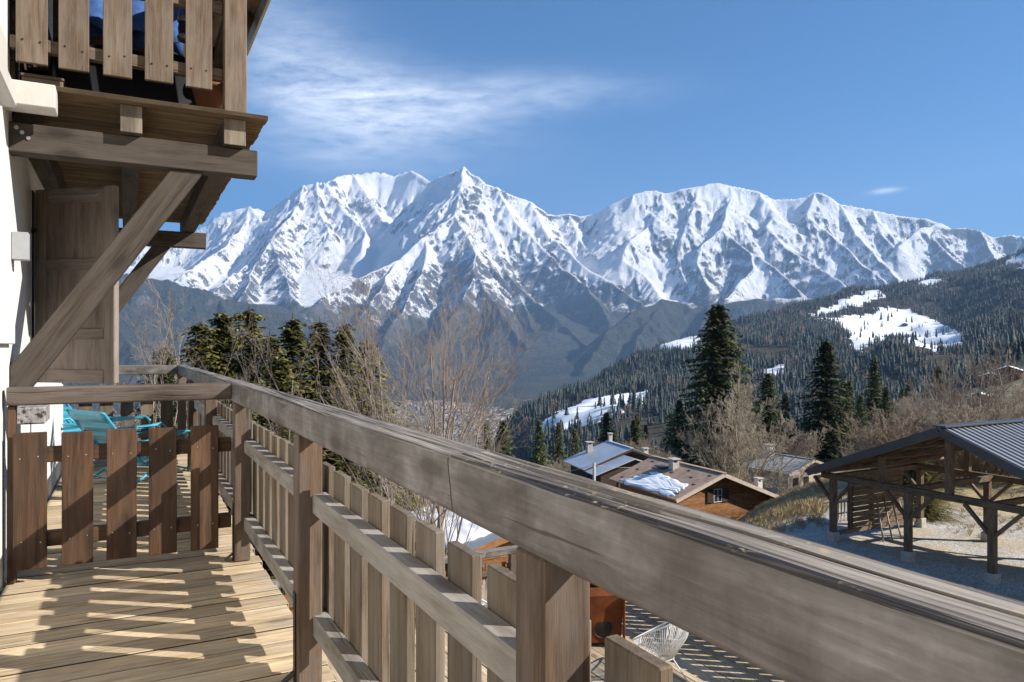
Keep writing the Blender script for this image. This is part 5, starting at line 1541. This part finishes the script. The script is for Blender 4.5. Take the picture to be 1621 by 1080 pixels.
# ---- brown chalet
g1x, g1y = LD(.92, .392); G1 = Vector((g1x, g1y, 0))
ap = LV(14.44, 50, -8.63)
ch, P, gx, gy, ul, ur = gable_house('chalet', 'orange-brown wooden chalet with brown snow-guarded roof and a patch of snow', 'chalet', ap, G1, 8.6, 3.95, 6.25, 1.47, 2.49, 2.9,
    dict(wall=M['larch'], roof=M['tile'], trim=M['fascia'], board=M['larch']), .75, .85, .4, .12, 1, .21)
wx = 1.15
window(ch, P, gx, gy, .05, .80, -1.95, .62, .82, (1, -1))
window(ch, P, gx, gy, 2.1, .80, -4.4, 1.0, .95, (1,))
window(ch, P, gx, gy, -.6, .80, -4.4, .9, .95, None)
chimney(ch, P, gx, gy, -.85, 4.6, -.25, .50, .55, M['concrete'])
chimney(ch, P, gx, gy, 4.6, 1.9, -1.75, .65, .42, M['whitepaint'])
for row in range(5):
    for q in range(7):
        if (row + q) % 2: continue
        u = .16 + row * .17; yy = .7 + q * 1.15
        c = P(-3.95 * u, yy, -1.47 * u) + ul * .125
        timber('snow_guard', ch, c - gy * .16, c + gy * .16, .10, .05, M['darkroof'], ul)
c0 = [P(-3.95 * u, yy, -1.47 * u) + ul * .122 for (u, yy) in ((.99, .6), (.56, 1.0), (.42, 5.6), (.97, 7.2))]
snow_slab('roof_snow', ch, c0, ul, .09, 5, 34, .9)
wbox('skylight', ch, P(-1.2, 5.6, -.30), gx, gy, -.35, .35, -.5, .5, P(-1.2, 5.6, -.40).z + .18, P(-1.2, 5.6, -.40).z + .28, M['darkroof'], .02)
for (x, z) in ((-2.9, -1.05), (6.0 - .6, -2.1)):
    timber('purlin_end', ch, P(x, .02, z - .10), P(x, .9, z - .10), .16, .18, M['fascia'])
timber('purlin_end', ch, P(0, .02, -.14), P(0, .9, -.14), .16, .18, M['fascia'])
tube('downpipe', ch, [P(4.9, .7, -2.25), P(4.9, .7, -5.4)], .045, M['blackmetal'], 6).matrix_parent_inverse = pm(ch).inverted()

# ---- grey-roofed chalet behind it
g2x, g2y = LD(.962, .27); G2 = Vector((g2x, g2y, 0))
ap2 = LV(12.2, 74.7, -10.3)
c2, P2, gx2, gy2, ul2, ur2 = gable_house('chalet', 'dark wooden chalet under pale blue-grey sheet roofs with several chimneys', 'chalet', ap2, G2, 6.4, 5.2, 5.6, 1.95, 2.05, 2.8,
    dict(wall=M['darkchalet'], roof=M['zinc'], trim=M['darkchalet'], board=M['darkchalet']), .8, .9, .4, .12, 1, .3)
# lower wing in front of it
lo_ap = P2(-.9, -2.6, -.62)
def P2l(x, y, z): return lo_ap + gx2 * x + gy2 * y + Vector((0, 0, z))
poly_prism('wing_wall', c2, [P2l(-3.4, .5, -5.5), P2l(3.9, .5, -5.5), P2l(3.9, .5, -1.3), P2l(0, .5, -.03), P2l(-3.4, .5, -1.15)], gy2, 2.9, M['darkchalet'])
poly_prism('wing_roof', c2, [P2l(0, 0, 0), P2l(-4.2, 0, -1.45), P2l(-4.2, 2.85, -1.45), P2l(0, 2.85, 0)], ul2, .1, M['zinc'])
poly_prism('wing_roof', c2, [P2l(0, 0, .003), P2l(0, 2.85, .003), P2l(4.6, 2.85, -1.55), P2l(4.6, 0, -1.55)], ur2, .1, M['zinc'])
window(c2, P2l, gx2, gy2, .2, .46, -3.4, 3.4, 1.5, None, 'window', M['larch'])
chimney(c2, P2, gx2, gy2, -2.6, 5.2, -.95, .9, .6, M['concrete'])
chimney(c2, P2, gx2, gy2, .2, 6.1, -.1, .8, .4, M['concrete'])
chimney(c2, P2, gx2, gy2, 3.0, 3.2, -1.1, .45, .5, M['concrete'])

# ---- stone house at the right of the bare bush
g3x, g3y = LD(.86, .51); G3 = Vector((g3x, g3y, 0))
ap3 = LV(30.85, 75, -11.5)
c3, P3, gx3, gy3, ul3, ur3 = gable_house('stone_house', 'small pinkish stone house with pale slate roof left of the open shed', 'house', ap3, G3, 7.0, 3.9, 3.6, 1.15, 1.1, 2.3,
    dict(wall=M['stonewall'], roof=M['slate'], trim=M['fascia'], board=M['stonewall']), .5, .5, .3, .12, 0)
for x in (-2.3, -.7, 1.2):
    window(c3, P3, gx3, gy3, x, .48, -2.6, .62, .95, None, 'window', M['darkchalet'])
chimney(c3, P3, gx3, gy3, -.6, 5.2, -.15, 1.0, .8, M['whitepaint'])

# ---- snowy shed below the terrace
g4x, g4y = LD(.87, .49); G4 = Vector((g4x, g4y, 0))
ap4 = LV(.43, 26, -6.45)
c4, P4, gx4, gy4, ul4, ur4 = gable_house('shed', 'small orange larch shed below the terrace with a snow-covered roof', 'shed', ap4, G4, 6.0, 2.6, 3.6, .62, .95, 1.9,
    dict(wall=M['larch'], roof=M['ribroof'], trim=M['larch'], board=M['larch']), .45, .55, .2, .09, 1, .2)
sn = [P4(-2.6 * u, yy, -.62 * u) + ul4 * .092 for (u, yy) in ((1.0, .85), (.02, .5), (.02, 5.9), (1.0, 5.9))]
snow_slab('roof_snow', c4, sn, ul4, .26, 9, 26, .2)
for i in range(5):
    timber('firewood', c4, P4(-1.7 + i * .34, .28, -1.3), P4(-1.7 + i * .34, .5, -1.3), .26, .26, M['larch'])

# ---- open timber shed (carport)
cp = thing('open_shed', 'open timber shed with dark ribbed metal roof on posts beside the gravel yard', 'shed', (25, 14, -7))
CY0, CYA, CY1, CZR, CZE = 9.02, 13.98, 18.94, -2.51, -4.51
CX0, CX1 = 22.2, 29.2
PYS = [18.24, 15.35, 12.70, 9.75]
YZ = -7.0
def cslab(*a, **k): return slab(a[0], cp, *a[1:], **k)
for (xx, ys) in ((22.72, PYS), (27.6, [18.15, 15.6, 12.8, 9.75])):
    for yy in ys:
        yz = gz1(xx, yy)
        cslab('post', xx - .10, xx + .10, yy - .10, yy + .10, -6.66, -4.76, M['carport'], .008)
        cslab('concrete_footing', xx - .16, xx + .16, yy - .16, yy + .16, yz - .5, -6.662, M['concrete'], .02)
    cslab('eave_beam', xx - .10, xx + .10, 9.3, 18.7, -4.757, -4.55, M['carport'], .008)
    # king post and side posts on the beam
    cslab('king_post', xx - .10, xx + .10, CYA - .1, CYA + .1, -4.548, CZR - .22, M['carport'], .008)
    yq = 16.3
    cslab('strut_post', xx - .09, xx + .09, yq - .09, yq + .09, -4.548, CZR - .24 - (yq - CYA) * .403, M['carport'], .008)
    yq = 11.6
    cslab('strut_post', xx - .09, xx + .09, yq - .09, yq + .09, -4.548, CZR - .24 - (CYA - yq) * .403, M['carport'], .008)
    for yy in ys[:3]:
        for s in (-1, 1):
            timber('knee_brace', cp, (xx + .005 * s, yy + s * .08, -5.55), (xx + .005 * s, yy + s * .82, -4.77), .10, .12, M['carport'], (1, 0, 0))
for yy in (18.24, 15.4, 12.7, 9.75):
    cslab('tie_beam', 22.84, 27.5, yy - .08, yy + .08, -4.75, -4.57, M['carport'], .006)
pitch = Vector((0, CYA - CY1, CZR - CZE)).normalized()
for yy, u in ((CY1, 1), (CY0, -1)):
    up = Vector((0, u * 2.0, 4.96)).normalized()
    e0, r0 = Vector((CX0, yy, CZE)), Vector((CX0, CYA, CZR))
    base_t = .05
    poly_prism('roof', cp, [(CX0, CYA, CZR + (.003 if u > 0 else 0)), (CX1, CYA, CZR + (.003 if u > 0 else 0)), (CX1, yy, CZE), (CX0, yy, CZE)], up, base_t, M['ribroof'])
    n = 24
    for i in range(n):
        x = CX0 + .12 + i * (CX1 - CX0 - .24) / (n - 1)
        off = up * (base_t + .02)
        a, b = Vector((x, CYA + u * .10, CZR - .04)) + off, Vector((x, yy, CZE)) + off
        timber('roof_rib', cp, a, b, .09, .045, M['ribroof'], up, .012)
    for x in np.linspace(CX0 + .25, CX1 - .25, 8):
        a, b = Vector((x, CYA + u * .02, CZR - .10)), Vector((x, yy - u * .1, CZE - .06))
        timber('rafter', cp, a, b, .10, .16, M['carport'], up)
    for f in (.25, .55, .85):
        c = Vector((0, CYA + (yy - CYA) * f, CZR + (CZE - CZR) * f - .20))
        timber('purlin', cp, c + Vector((CX0 + .1, 0, 0)), c + Vector((CX1 - .1, 0, 0)), .12, .14, M['carport'], up)
    timber('bargeboard', cp, Vector((CX0 - .025, CYA + u * .01, CZR - .06)), Vector((CX0 - .025, yy, CZE - .06)), .04, .26, M['darkroof'], up)
    timber('gutter', cp, (CX0, yy + u * .07, CZE - .04), (CX1, yy + u * .07, CZE - .04), .12, .1, M['darkroof'])
timber('ridge_cap', cp, (CX0 - .03, CYA, CZR + .09), (CX1, CYA, CZR + .09), .42, .05, M['darkroof'])
snow_slab('roof_snow', cp, [(CX0 + .1, 14.4, CZR - .17 + .06), (CX0 + 1.5, 14.4, CZR - .17 + .06), (CX0 + 1.5, 17.4, CZE + .62 + .06), (CX0 + .1, 17.4, CZE + .62 + .06)], (0, .37, .93), .06, 12, 14, .5)
# boarded left wall with gaps between the boards
z = -6.62
while z < -4.85:
    slab('wall_board', cp, 23.75, 26.6, 18.20, 18.235, z, z + .165, M['carport'], .004, axis='x')
    z += .192
for x in (23.72, 24.9, 26.55):
    cslab('wall_post', x - .07, x + .07, 18.238, 18.37, -6.7, -4.76, M['carport'], .006)
cslab('sill_beam', 22.84, 27.5, 18.16, 18.30, -6.80, -6.66, M['carport'], .006)
for i in range(4):
    tube('leaning_pole', cp, [(24.2 + i * .5, 17.3, gz1(24.2 + i * .5, 17.3)), (25.0 + i * .45, 18.17, -5.6 - .1 * i)], .03, M['palewood'], 6).matrix_parent_inverse = pm(cp).inverted()
# low picket fence behind the left bay
fn = thing('picket_fence', 'low weathered picket fence seen through the left bay of the open shed', 'fence', (23, 19.4, -7))
for i in range(6):
    x = 25.25 + i * .19
    zt = gz1(x, 20.2)
    slab('picket', fn, x, x + .06, 20.2, 20.23, zt - .1, zt + .95 + random.uniform(-.06, .06), M['palewood'], .004, axis='z')
zt = gz1(25.8, 20.2)
for dz in (.3, .75):
    slab('fence_rail', fn, 25.2, 26.3, 20.232, 20.27, zt + dz, zt + dz + .06, M['palewood'], .004)

# ---- utility pole and wire by the grey roof
up_ = at_t(940.5, HY, 58); uz = gz1(up_.x, up_.y)
ut = thing('utility_pole', 'grey utility pole standing before the grey-roofed chalet', 'pole', (up_.x, up_.y, uz))
zt = -(733 - HY) / FPX * 58
tube('pole', ut, [(0, 0, -.5), (0, 0, zt - uz)], [.15, .11], M['concrete'], 8)
wr = thing('overhead_wire', 'thin sagging overhead wire running from the pole past the grey roof', 'wire', (up_.x, up_.y, zt))
for (px, py, t) in ((1060, 731, 66), (840, 745, 66)):
    a = Vector((up_.x, up_.y, zt - .15)); b = at_t(px, py, t)
    pts = [a.lerp(b, f) - Vector((0, 0, 1.0 * 4 * f * (1 - f) * .35)) for f in np.linspace(0, 1, 14)]
    o = tube('wire', wr, pts, .016, M['concrete'], 4); o.matrix_parent_inverse = pm(wr).inverted()

# ---- chalets high on the snowy slope at the right edge
for (px, t, s, lab) in ((1596, 150, .62, 'small far chalet with snowy roof high on the slope at the right edge'), (1568, 172, .6, 'smaller far chalet left of the snowy-roofed one at the right edge'), (1548, 118, .4, 'tiny brown hut on the snowy slope above the ribbed roof'), (905, 1480, 1.6, 'far brown hut on the lower snowy meadow'), (1432, 2350, 2.0, 'far dark hut in the middle of the large snowy meadow')):
    p = at_t(px, HY, t); zg = gz1(p.x, p.y)
    gg = Vector((*LD(.8, -.6), 0))
    hh, Ph, hx, hy, hul, hur = gable_house('far_chalet', lab, 'chalet', Vector((p.x, p.y, zg + 5.2 * s)), gg, 8 * s, 4.6 * s, 4.6 * s, 1.7 * s, 1.7 * s, 3.2 * s,
        dict(wall=M['larch'] if t != 172 else M['darkchalet'], roof=M['slate'], trim=M['darkchalet'], board=M['larch']), .8 * s, .8 * s, .4 * s, .2 * s, 0, group='far chalets')
    if t < 200:
        for x in (-1.8, 1.4): window(hh, Ph, hx, hy, x * s, .78 * s, -3.6 * s, .9 * s, 1.0 * s)
        for (sg, w_) in ((-1, ul), (1, ur)):
            uu = hul if sg < 0 else hur
            snow_slab('roof_snow', hh, [Ph(sg * 4.5 * s * u, y * s, -1.7 * s * u) + uu * .2 * s for (u, y) in ((1, .1), (.05, .1), (.05, 7.9), (1, 7.9))], uu, .22 * s, 21 + int(px), 8, .3)
        chimney(hh, Ph, hx, hy, -1.2 * s, 5 * s, -.3 * s, 1.0 * s, .7 * s, M['concrete'])

# ---- the town on the valley floor: hundreds of tiny roofs, one mass
def town():
    r = np.random.default_rng(71)
    V, F, MI = [], [], []
    n = 800
    px = r.normal(735, 55, n * 2); t = np.exp(r.uniform(math.log(3250), math.log(5300), n * 2))
    m = (px > 560) & (px < 830); px, t = px[m][:n], t[m][:n]
    xc = (px - CX) / FPX; X = t * (SA + xc * CA); Y = t * (CA - xc * SA); Z = ground_z(X, Y)
    for x, y, z in zip(X, Y, Z):
        if z > -340: continue
        a = r.uniform(0, 3.14); w, l, h = r.uniform(5, 10), r.uniform(7, 18), r.uniform(4, 11)
        c, s = math.cos(a), math.sin(a); b = len(V)
        for (u, v, k) in ((-w, -l, 0), (w, -l, 0), (w, l, 0), (-w, l, 0), (-w, -l, h), (w, -l, h), (w, l, h), (-w, l, h), (0, -l, h + w * .6), (0, l, h + w * .6)):
            V.append((x + u * c - v * s, y + u * s + v * c, z + k - 1))
        fs = [(0, 1, 5, 4), (1, 2, 6, 5), (2, 3, 7, 6), (3, 0, 4, 7), (4, 5, 8), (6, 7, 9), (5, 6, 9, 8), (7, 4, 8, 9)]
        F += [tuple(b + i for i in f) for f in fs]
        rm = r.integers(2, 5); MI += [int(r.random() < .75)] * 6 + [int(rm)] * 2
    me = mesh_from('village_houses', V, F, [M['stonewall'], M['townwall'], M['townroof'], M['tile'], M['darkroof']])
    me.polygons.foreach_set('material_index', MI); me.update()
    o = add('village_houses', me); o['kind'] = 'stuff'
town()
# ================================================================== terrace below and the furniture
TZ = -4.2
ter = thing('terrace', 'sunlit plank terrace one storey below the balcony', 'terrace', (4, 4, TZ))
x = .75
while x < 7.55:
    grime_shade_edges(slab('plank', ter, x, x + .136, -4.0, 10.42, TZ - .03, TZ + random.uniform(-.002, .002), M['deck'], .002, axis='y', wob=.0006))
    x += .1435
for yy in np.arange(-3.5, 10.4, 1.2):
    slab('joist', ter, .75, 7.55, yy, yy + .08, TZ - .2, TZ - .034, M['beam'], .004)
for (xx, yy) in ((1.2, 10.2), (4.3, 10.2), (7.4, 10.2), (7.4, 6.2), (7.4, 2.2), (7.4, -1.8)):
    zg = gz1(xx, yy); slab('support_post', ter, xx - .09, xx + .09, yy - .09, yy + .09, zg - .4, TZ - .204, M['beam'], .006)
tr_ = thing('terrace_railing', 'wooden picket railing round the edge of the lower terrace', 'railing', (7.4, 4, TZ))
slab('top_rail', tr_, 7.36, 7.49, -4.0, 10.46, TZ + .93, TZ + 1.035, M['rail'], .012)
slab('top_rail', tr_, .8, 7.357, 10.33, 10.46, TZ + .93, TZ + 1.035, M['rail'], .012)
for (z0, z1) in ((.63, .705), (.18, .255)):
    slab('cross_rail', tr_, 7.40, 7.46, -4.0, 10.4, TZ + z0, TZ + z1, M['rail'], .004)
    slab('cross_rail', tr_, .8, 7.39, 10.37, 10.43, TZ + z0, TZ + z1, M['post'], .004)
yy = -3.9
while yy < 10.3:
    slab('picket', tr_, 7.463, 7.49, yy, yy + .15, TZ + .06, TZ + .79, M['picket'], .003, axis='z', wob=.003); yy += .205
for yy in np.arange(-3.6, 10.3, 1.95): slab('post', tr_, 7.375, 7.465, yy, yy + .09, TZ + .004, TZ + .928, M['post'], .004)
for xx in np.arange(1.6, 7.2, 1.9): slab('post', tr_, xx, xx + .09, 10.345, 10.435, TZ + .004, TZ + .928, M['post'], .004)
xx = .9
while xx < 7.2:
    slab('picket', tr_, xx, xx + .15, 10.433, 10.46, TZ + .06, TZ + .79, M['larch'], .003, axis='z', wob=.003); xx += .205

# ---- string armchairs
def ground_pt(px, py, z):
    d = ray(px, py); return d * (z / d.z)
def string_chair(loc, rz, label):
    root = thing('string_armchair', label, 'armchair', loc, rz, 'white string armchairs on the terrace')
    # egg-shaped upper hoop, tilted back; chair faces local -Y
    hoop = []
    for a in np.linspace(0, 2 * math.pi, 44, endpoint=False):
        u, v = math.sin(a), math.cos(a)
        w = .385 * (1 - .12 * v)
        hoop.append(Vector((w * u, .40 * v, .62 + .24 * v + .03 * (1 - abs(v)))))
    low = [Vector((.135 * math.sin(a), -.02 + .135 * math.cos(a), .215 + .02 * math.cos(a))) for a in np.linspace(0, 2 * math.pi, 44, endpoint=False)]
    tube('hoop', root, hoop, .011, M['cord'], 7, True)
    tube('seat_ring', root, low, .008, M['cord'], 6, True)
    V, F = [], []
    for i in range(0, 44):
        a, b = hoop[i], low[i]
        mid = (a + b) / 2 + Vector((0, 0, -.035)) + (a - Vector((0, 0, a.z))) * .06
        tube_into(V, F, [a, mid, b], .0036, 4)
        j = (i + 1) % 44
        a2 = (hoop[i] + hoop[j]) / 2; b2 = (low[i] + low[j]) / 2
        mid = (a2 + b2) / 2 + Vector((0, 0, -.035)) + (a2 - Vector((0, 0, a2.z))) * .06
        tube_into(V, F, [a2, mid, b2], .0036, 4)
    c = add('cord_weave', mesh_from('cord_weave', V, F, [M['cord']], True), root); c['kind'] = 'stuff'
    leg_top = [Vector((-.12, -.10, .22)), Vector((.12, -.10, .22)), Vector((0, .12, .24))]
    foot = [Vector((-.30, -.27, .008)), Vector((.30, -.27, .008)), Vector((0, .33, .008))]
    for a, b in zip(leg_top, foot): tube('leg', root, [a, b], .009, M['cord'], 6)
    tube('floor_bar', root, [foot[0], Vector((0, -.31, .03)), foot[1]], .008, M['cord'], 6)
    tube('side_bar', root, [foot[1] * .98 + Vector((0, 0, .012)), hoop[13]], .009, M['cord'], 6)
    tube('side_bar', root, [foot[0] * .98 + Vector((0, 0, .012)), hoop[31]], .009, M['cord'], 6)
    return root
p = ground_pt(1052, 1068, TZ)
string_chair((p.x, p.y, TZ), R(200), 'white string armchair in the railing shade, seen below the big handrail')
p = ground_pt(768, 985, TZ)
string_chair((p.x, p.y, TZ), R(20), 'white string armchair glimpsed between two pickets left of the near post')

# ---- rusty steel fire box
p = ground_pt(948, 1013, TZ)
fb = thing('fire_box', 'rust-brown steel fire box with round opening beside the near post', 'fire box', (p.x, p.y, TZ), R(-20))
bm = bmesh.new()
w0, w1, hh = .25, .29, .72
prof = [(w0, .06), (w1, hh)]
vs = [[bm.verts.new((sx * w, sy * w, z)) for sx, sy in ((-1, -1), (1, -1), (1, 1), (-1, 1))] for w, z in prof]
for i in range(4): bm.faces.new((vs[0][i], vs[0][(i + 1) % 4], vs[1][(i + 1) % 4], vs[1][i]))
bm.faces.new(vs[0][::-1])
bmesh.ops.solidify(bm, geom=bm.faces[:], thickness=.012)
add('body', bm_mesh('fire_box_body', bm, M['corten']), fb)
bm = bmesh.new()
vs = [[bm.verts.new((sx * w, sy * w, z)) for sx, sy in ((-1, -1), (1, -1), (1, 1), (-1, 1))] for w, z in ((.285, hh + .003), (.20, hh + .10))]
for i in range(4): bm.faces.new((vs[0][i], vs[0][(i + 1) % 4], vs[1][(i + 1) % 4], vs[1][i]))
bmesh.ops.solidify(bm, geom=bm.faces[:], thickness=.01)
add('hood', bm_mesh('fire_box_hood', bm, M['corten']), fb)
for s in (-1, 1):
    o = add('fin', box_mesh(.012, .10, .66, M['corten'], .002), fb, (s * .285, -.30, .40)); 
lathe('opening', fb, [(.0, -.262), (.12, -.262), (.135, -.274), (.15, -.262)], M['blackmetal'], 20).rotation_euler = (0, 0, 0)
fb.children[-1].rotation_euler = (R(90), 0, 0); fb.children[-1].location = (0, -.53, .28)
for sx in (-1, 1):
    for sy in (-1, 1): add('foot', box_mesh(.05, .05, .06, M['blackmetal'], .003), fb, (sx * .2, sy * .2, .03))

# ---- turquoise slatted armchairs at the far end of the balcony
def slat(name, root, L, prof, th, mat, n=8):
    """slat running along local X, prof: list of (y, z) across; curved along X by a shallow sag"""
    V, F = [], []
    m = len(prof)
    for i in range(n + 1):
        x = -L / 2 + L * i / n; sag = .018 * (1 - (2 * i / n - 1) ** 2)
        for (y, z) in prof: V.append((x, y + sag * .6, z - sag * .2))
    for i in range(n):
        for k in range(m - 1): F.append((i * m + k, (i + 1) * m + k, (i + 1) * m + k + 1, i * m + k + 1))
    me = mesh_from(name, V, F, [mat], True)
    bm = bmesh.new(); bm.from_mesh(me); bmesh.ops.solidify(bm, geom=bm.faces[:], thickness=th); bm.to_mesh(me); bm.free()
    return add(name, me, root)
def garden_chair(loc, rz, label):
    root = thing('garden_armchair', label, 'armchair', loc, rz, 'turquoise slatted armchairs')
    m = M['turquoise']; W = .30
    # faces local +Y; seat slopes back, backrest leans
    for i in range(7):
        f = i / 6
        y = .34 - f * .52; z = .335 - f * .115
        slat('seat_slat', root, 2 * W, [(y + .034, z + .007), (y - .034, z - .008)], .006, m)
    for i in range(5):
        f = i / 4
        y = -.235 - f * .30; z = .285 + f * .37
        slat('back_slat', root, 2 * W, [(y + .024, z - .048), (y - .024, z + .048)], .006, m)
    for s in (-1, 1):
        x = s * (W + .012)
        tube('side_rail', root, [(x, .38, .34), (x, .05, .27), (x, -.18, .215), (x, -.235, .26), (x, -.39, .47), (x, -.545, .69), (x, -.575, .70)], .013, m, 8)
        xa = s * (W + .05)
        tube('arm_frame', root, [(xa, .36, .006), (xa, .38, .30), (xa, .385, .46), (xa, .34, .50), (xa, .0, .455), (xa, -.30, .415), (x, -.33, .42)], .013, m, 8)
        add('armrest', box_mesh(.42, .05, .014, m, .006), root, (xa, .10, .486), (R(8), 0, R(90)))
        tube('back_leg', root, [(x, .02, .265), (x + s * .03, -.22, .12), (x + s * .03, -.42, .006)], .013, m, 8)
    tube('front_bar', root, [(-W - .05, .365, .09), (W + .05, .365, .09)], .010, m, 8)
    tube('back_bar', root, [(-W - .04, -.30, .075), (W + .04, -.30, .075)], .010, m, 8)
    return root
garden_chair((.17, 7.55, DECK), R(-62), 'turquoise slatted low armchair behind the picket partition, back turned')
garden_chair((-.28, 8.75, DECK), R(-120), 'turquoise slatted low armchair farther back, half hidden by the first one')
garden_chair((-.95, 9.25, DECK), R(-75), 'turquoise armchair mostly hidden behind the white house corner')

# ---- things kept on the upper balcony
UF = 1.432
def lounger(loc, rz):
    root = thing('folding_lounger', 'dark folding lounger with a dark blue towel behind the upper balcony pickets', 'lounger', loc, rz)
    m = M['blackmetal']
    for s in (-1, 1):
        x = s * .29
        tube('frame', root, [(x, .6, .28), (x, -.1, .30), (x, -.62, .80)], .014, m, 6)
        tube('leg', root, [(x, .5, .28), (x, .25, .006)], .012, m, 6)
        tube('leg', root, [(x, -.05, .30), (x, -.35, .006)], .012, m, 6)
    add('seat', box_mesh(.56, .72, .02, M['darkchalet'], .008), root, (0, .25, .29))
    add('backrest', box_mesh(.56, .72, .02, M['darkchalet'], .008), root, (0, -.36, .55), (R(-44), 0, 0))
    return root
lounger((.02, 5.75, UF), R(100))
tw = thing('towel', 'dark blue towel draped over the lounger behind the upper pickets', 'towel', (.0, 5.4, UF))
V, F = [], []
for i in range(17):
    for j in range(9):
        u, v = i / 16, j / 8
        y = -.10 + .2 * v + .02 * math.sin(u * 19) ; z = .40 + .52 * (1 - abs(v - .5) * 1.3) + .025 * math.sin(u * 13 + v * 4)
        V.append((-.32 + .66 * u, y, z))
for i in range(16):
    for j in range(8):
        a = i * 9 + j; F.append((a, a + 9, a + 10, a + 1))
me = mesh_from('towel_cloth', V, F, [M['blue']], True)
bm = bmesh.new(); bm.from_mesh(me); bmesh.ops.solidify(bm, geom=bm.faces[:], thickness=.012); bm.to_mesh(me); bm.free()
add('cloth', me, tw)
pot = thing('flower_pot', 'brown plant pot standing behind the last upper pickets', 'pot', (.50, 5.2, UF))
lathe('pot', pot, [(.0, .002), (.10, .002), (.15, .24), (.165, .245), (.165, .28), (.145, .28), (.13, .22), (.0, .2)], M['terracotta'], 20)
st = thing('box', 'pale wooden box on the upper balcony floor by the wall', 'box', (-.42, 5.0, UF))
add('body', box_mesh(.20, .16, .09, M['upper'], .004), st, (0, 0, .046))
add('lid', box_mesh(.21, .17, .018, M['endgrain'], .003), st, (0, 0, .1015))
ln = thing('lantern', 'small metal lantern hanging between the upper pickets', 'lantern', (.335, 5.05, 1.93))
lathe('base', ln, [(.0, 0), (.05, 0), (.055, .02), (.05, .03)], M['steel'], 14)
lathe('glass', ln, [(.045, .031), (.05, .07), (.045, .11)], M['glassdark'], 14)
lathe('cap', ln, [(.05, .112), (.055, .12), (.02, .16), (.0, .165)], M['steel'], 14)
tube('handle', ln, [(-.05, 0, .12), (-.04, 0, .2), (0, 0, .235), (.04, 0, .2), (.05, 0, .12)], .004, M['steel'], 6)
bn = thing('covered_bench', 'long bench under a black cover on the upper balcony floor', 'bench', (.03, 5.35, UF))
bm = bmesh.new()
bmesh.ops.create_grid(bm, x_segments=26, y_segments=12, size=1.0)
for v in bm.verts:
    u, w_ = v.co.x, v.co.y
    e = max(abs(u), abs(w_))
    h = .40 if e < .86 else .40 * max(0.0, (1 - e) / .14) ** .6
    v.co = (u * .46, w_ * .24, .012 + h + .018 * math.sin(u * 9 + w_ * 4) * (h > 0) + .012 * math.sin(w_ * 13))
add('cover', bm_mesh('bench_cover', bm, plain('black_tarpaulin', (.012, .012, .016), .6, .3), True), bn)
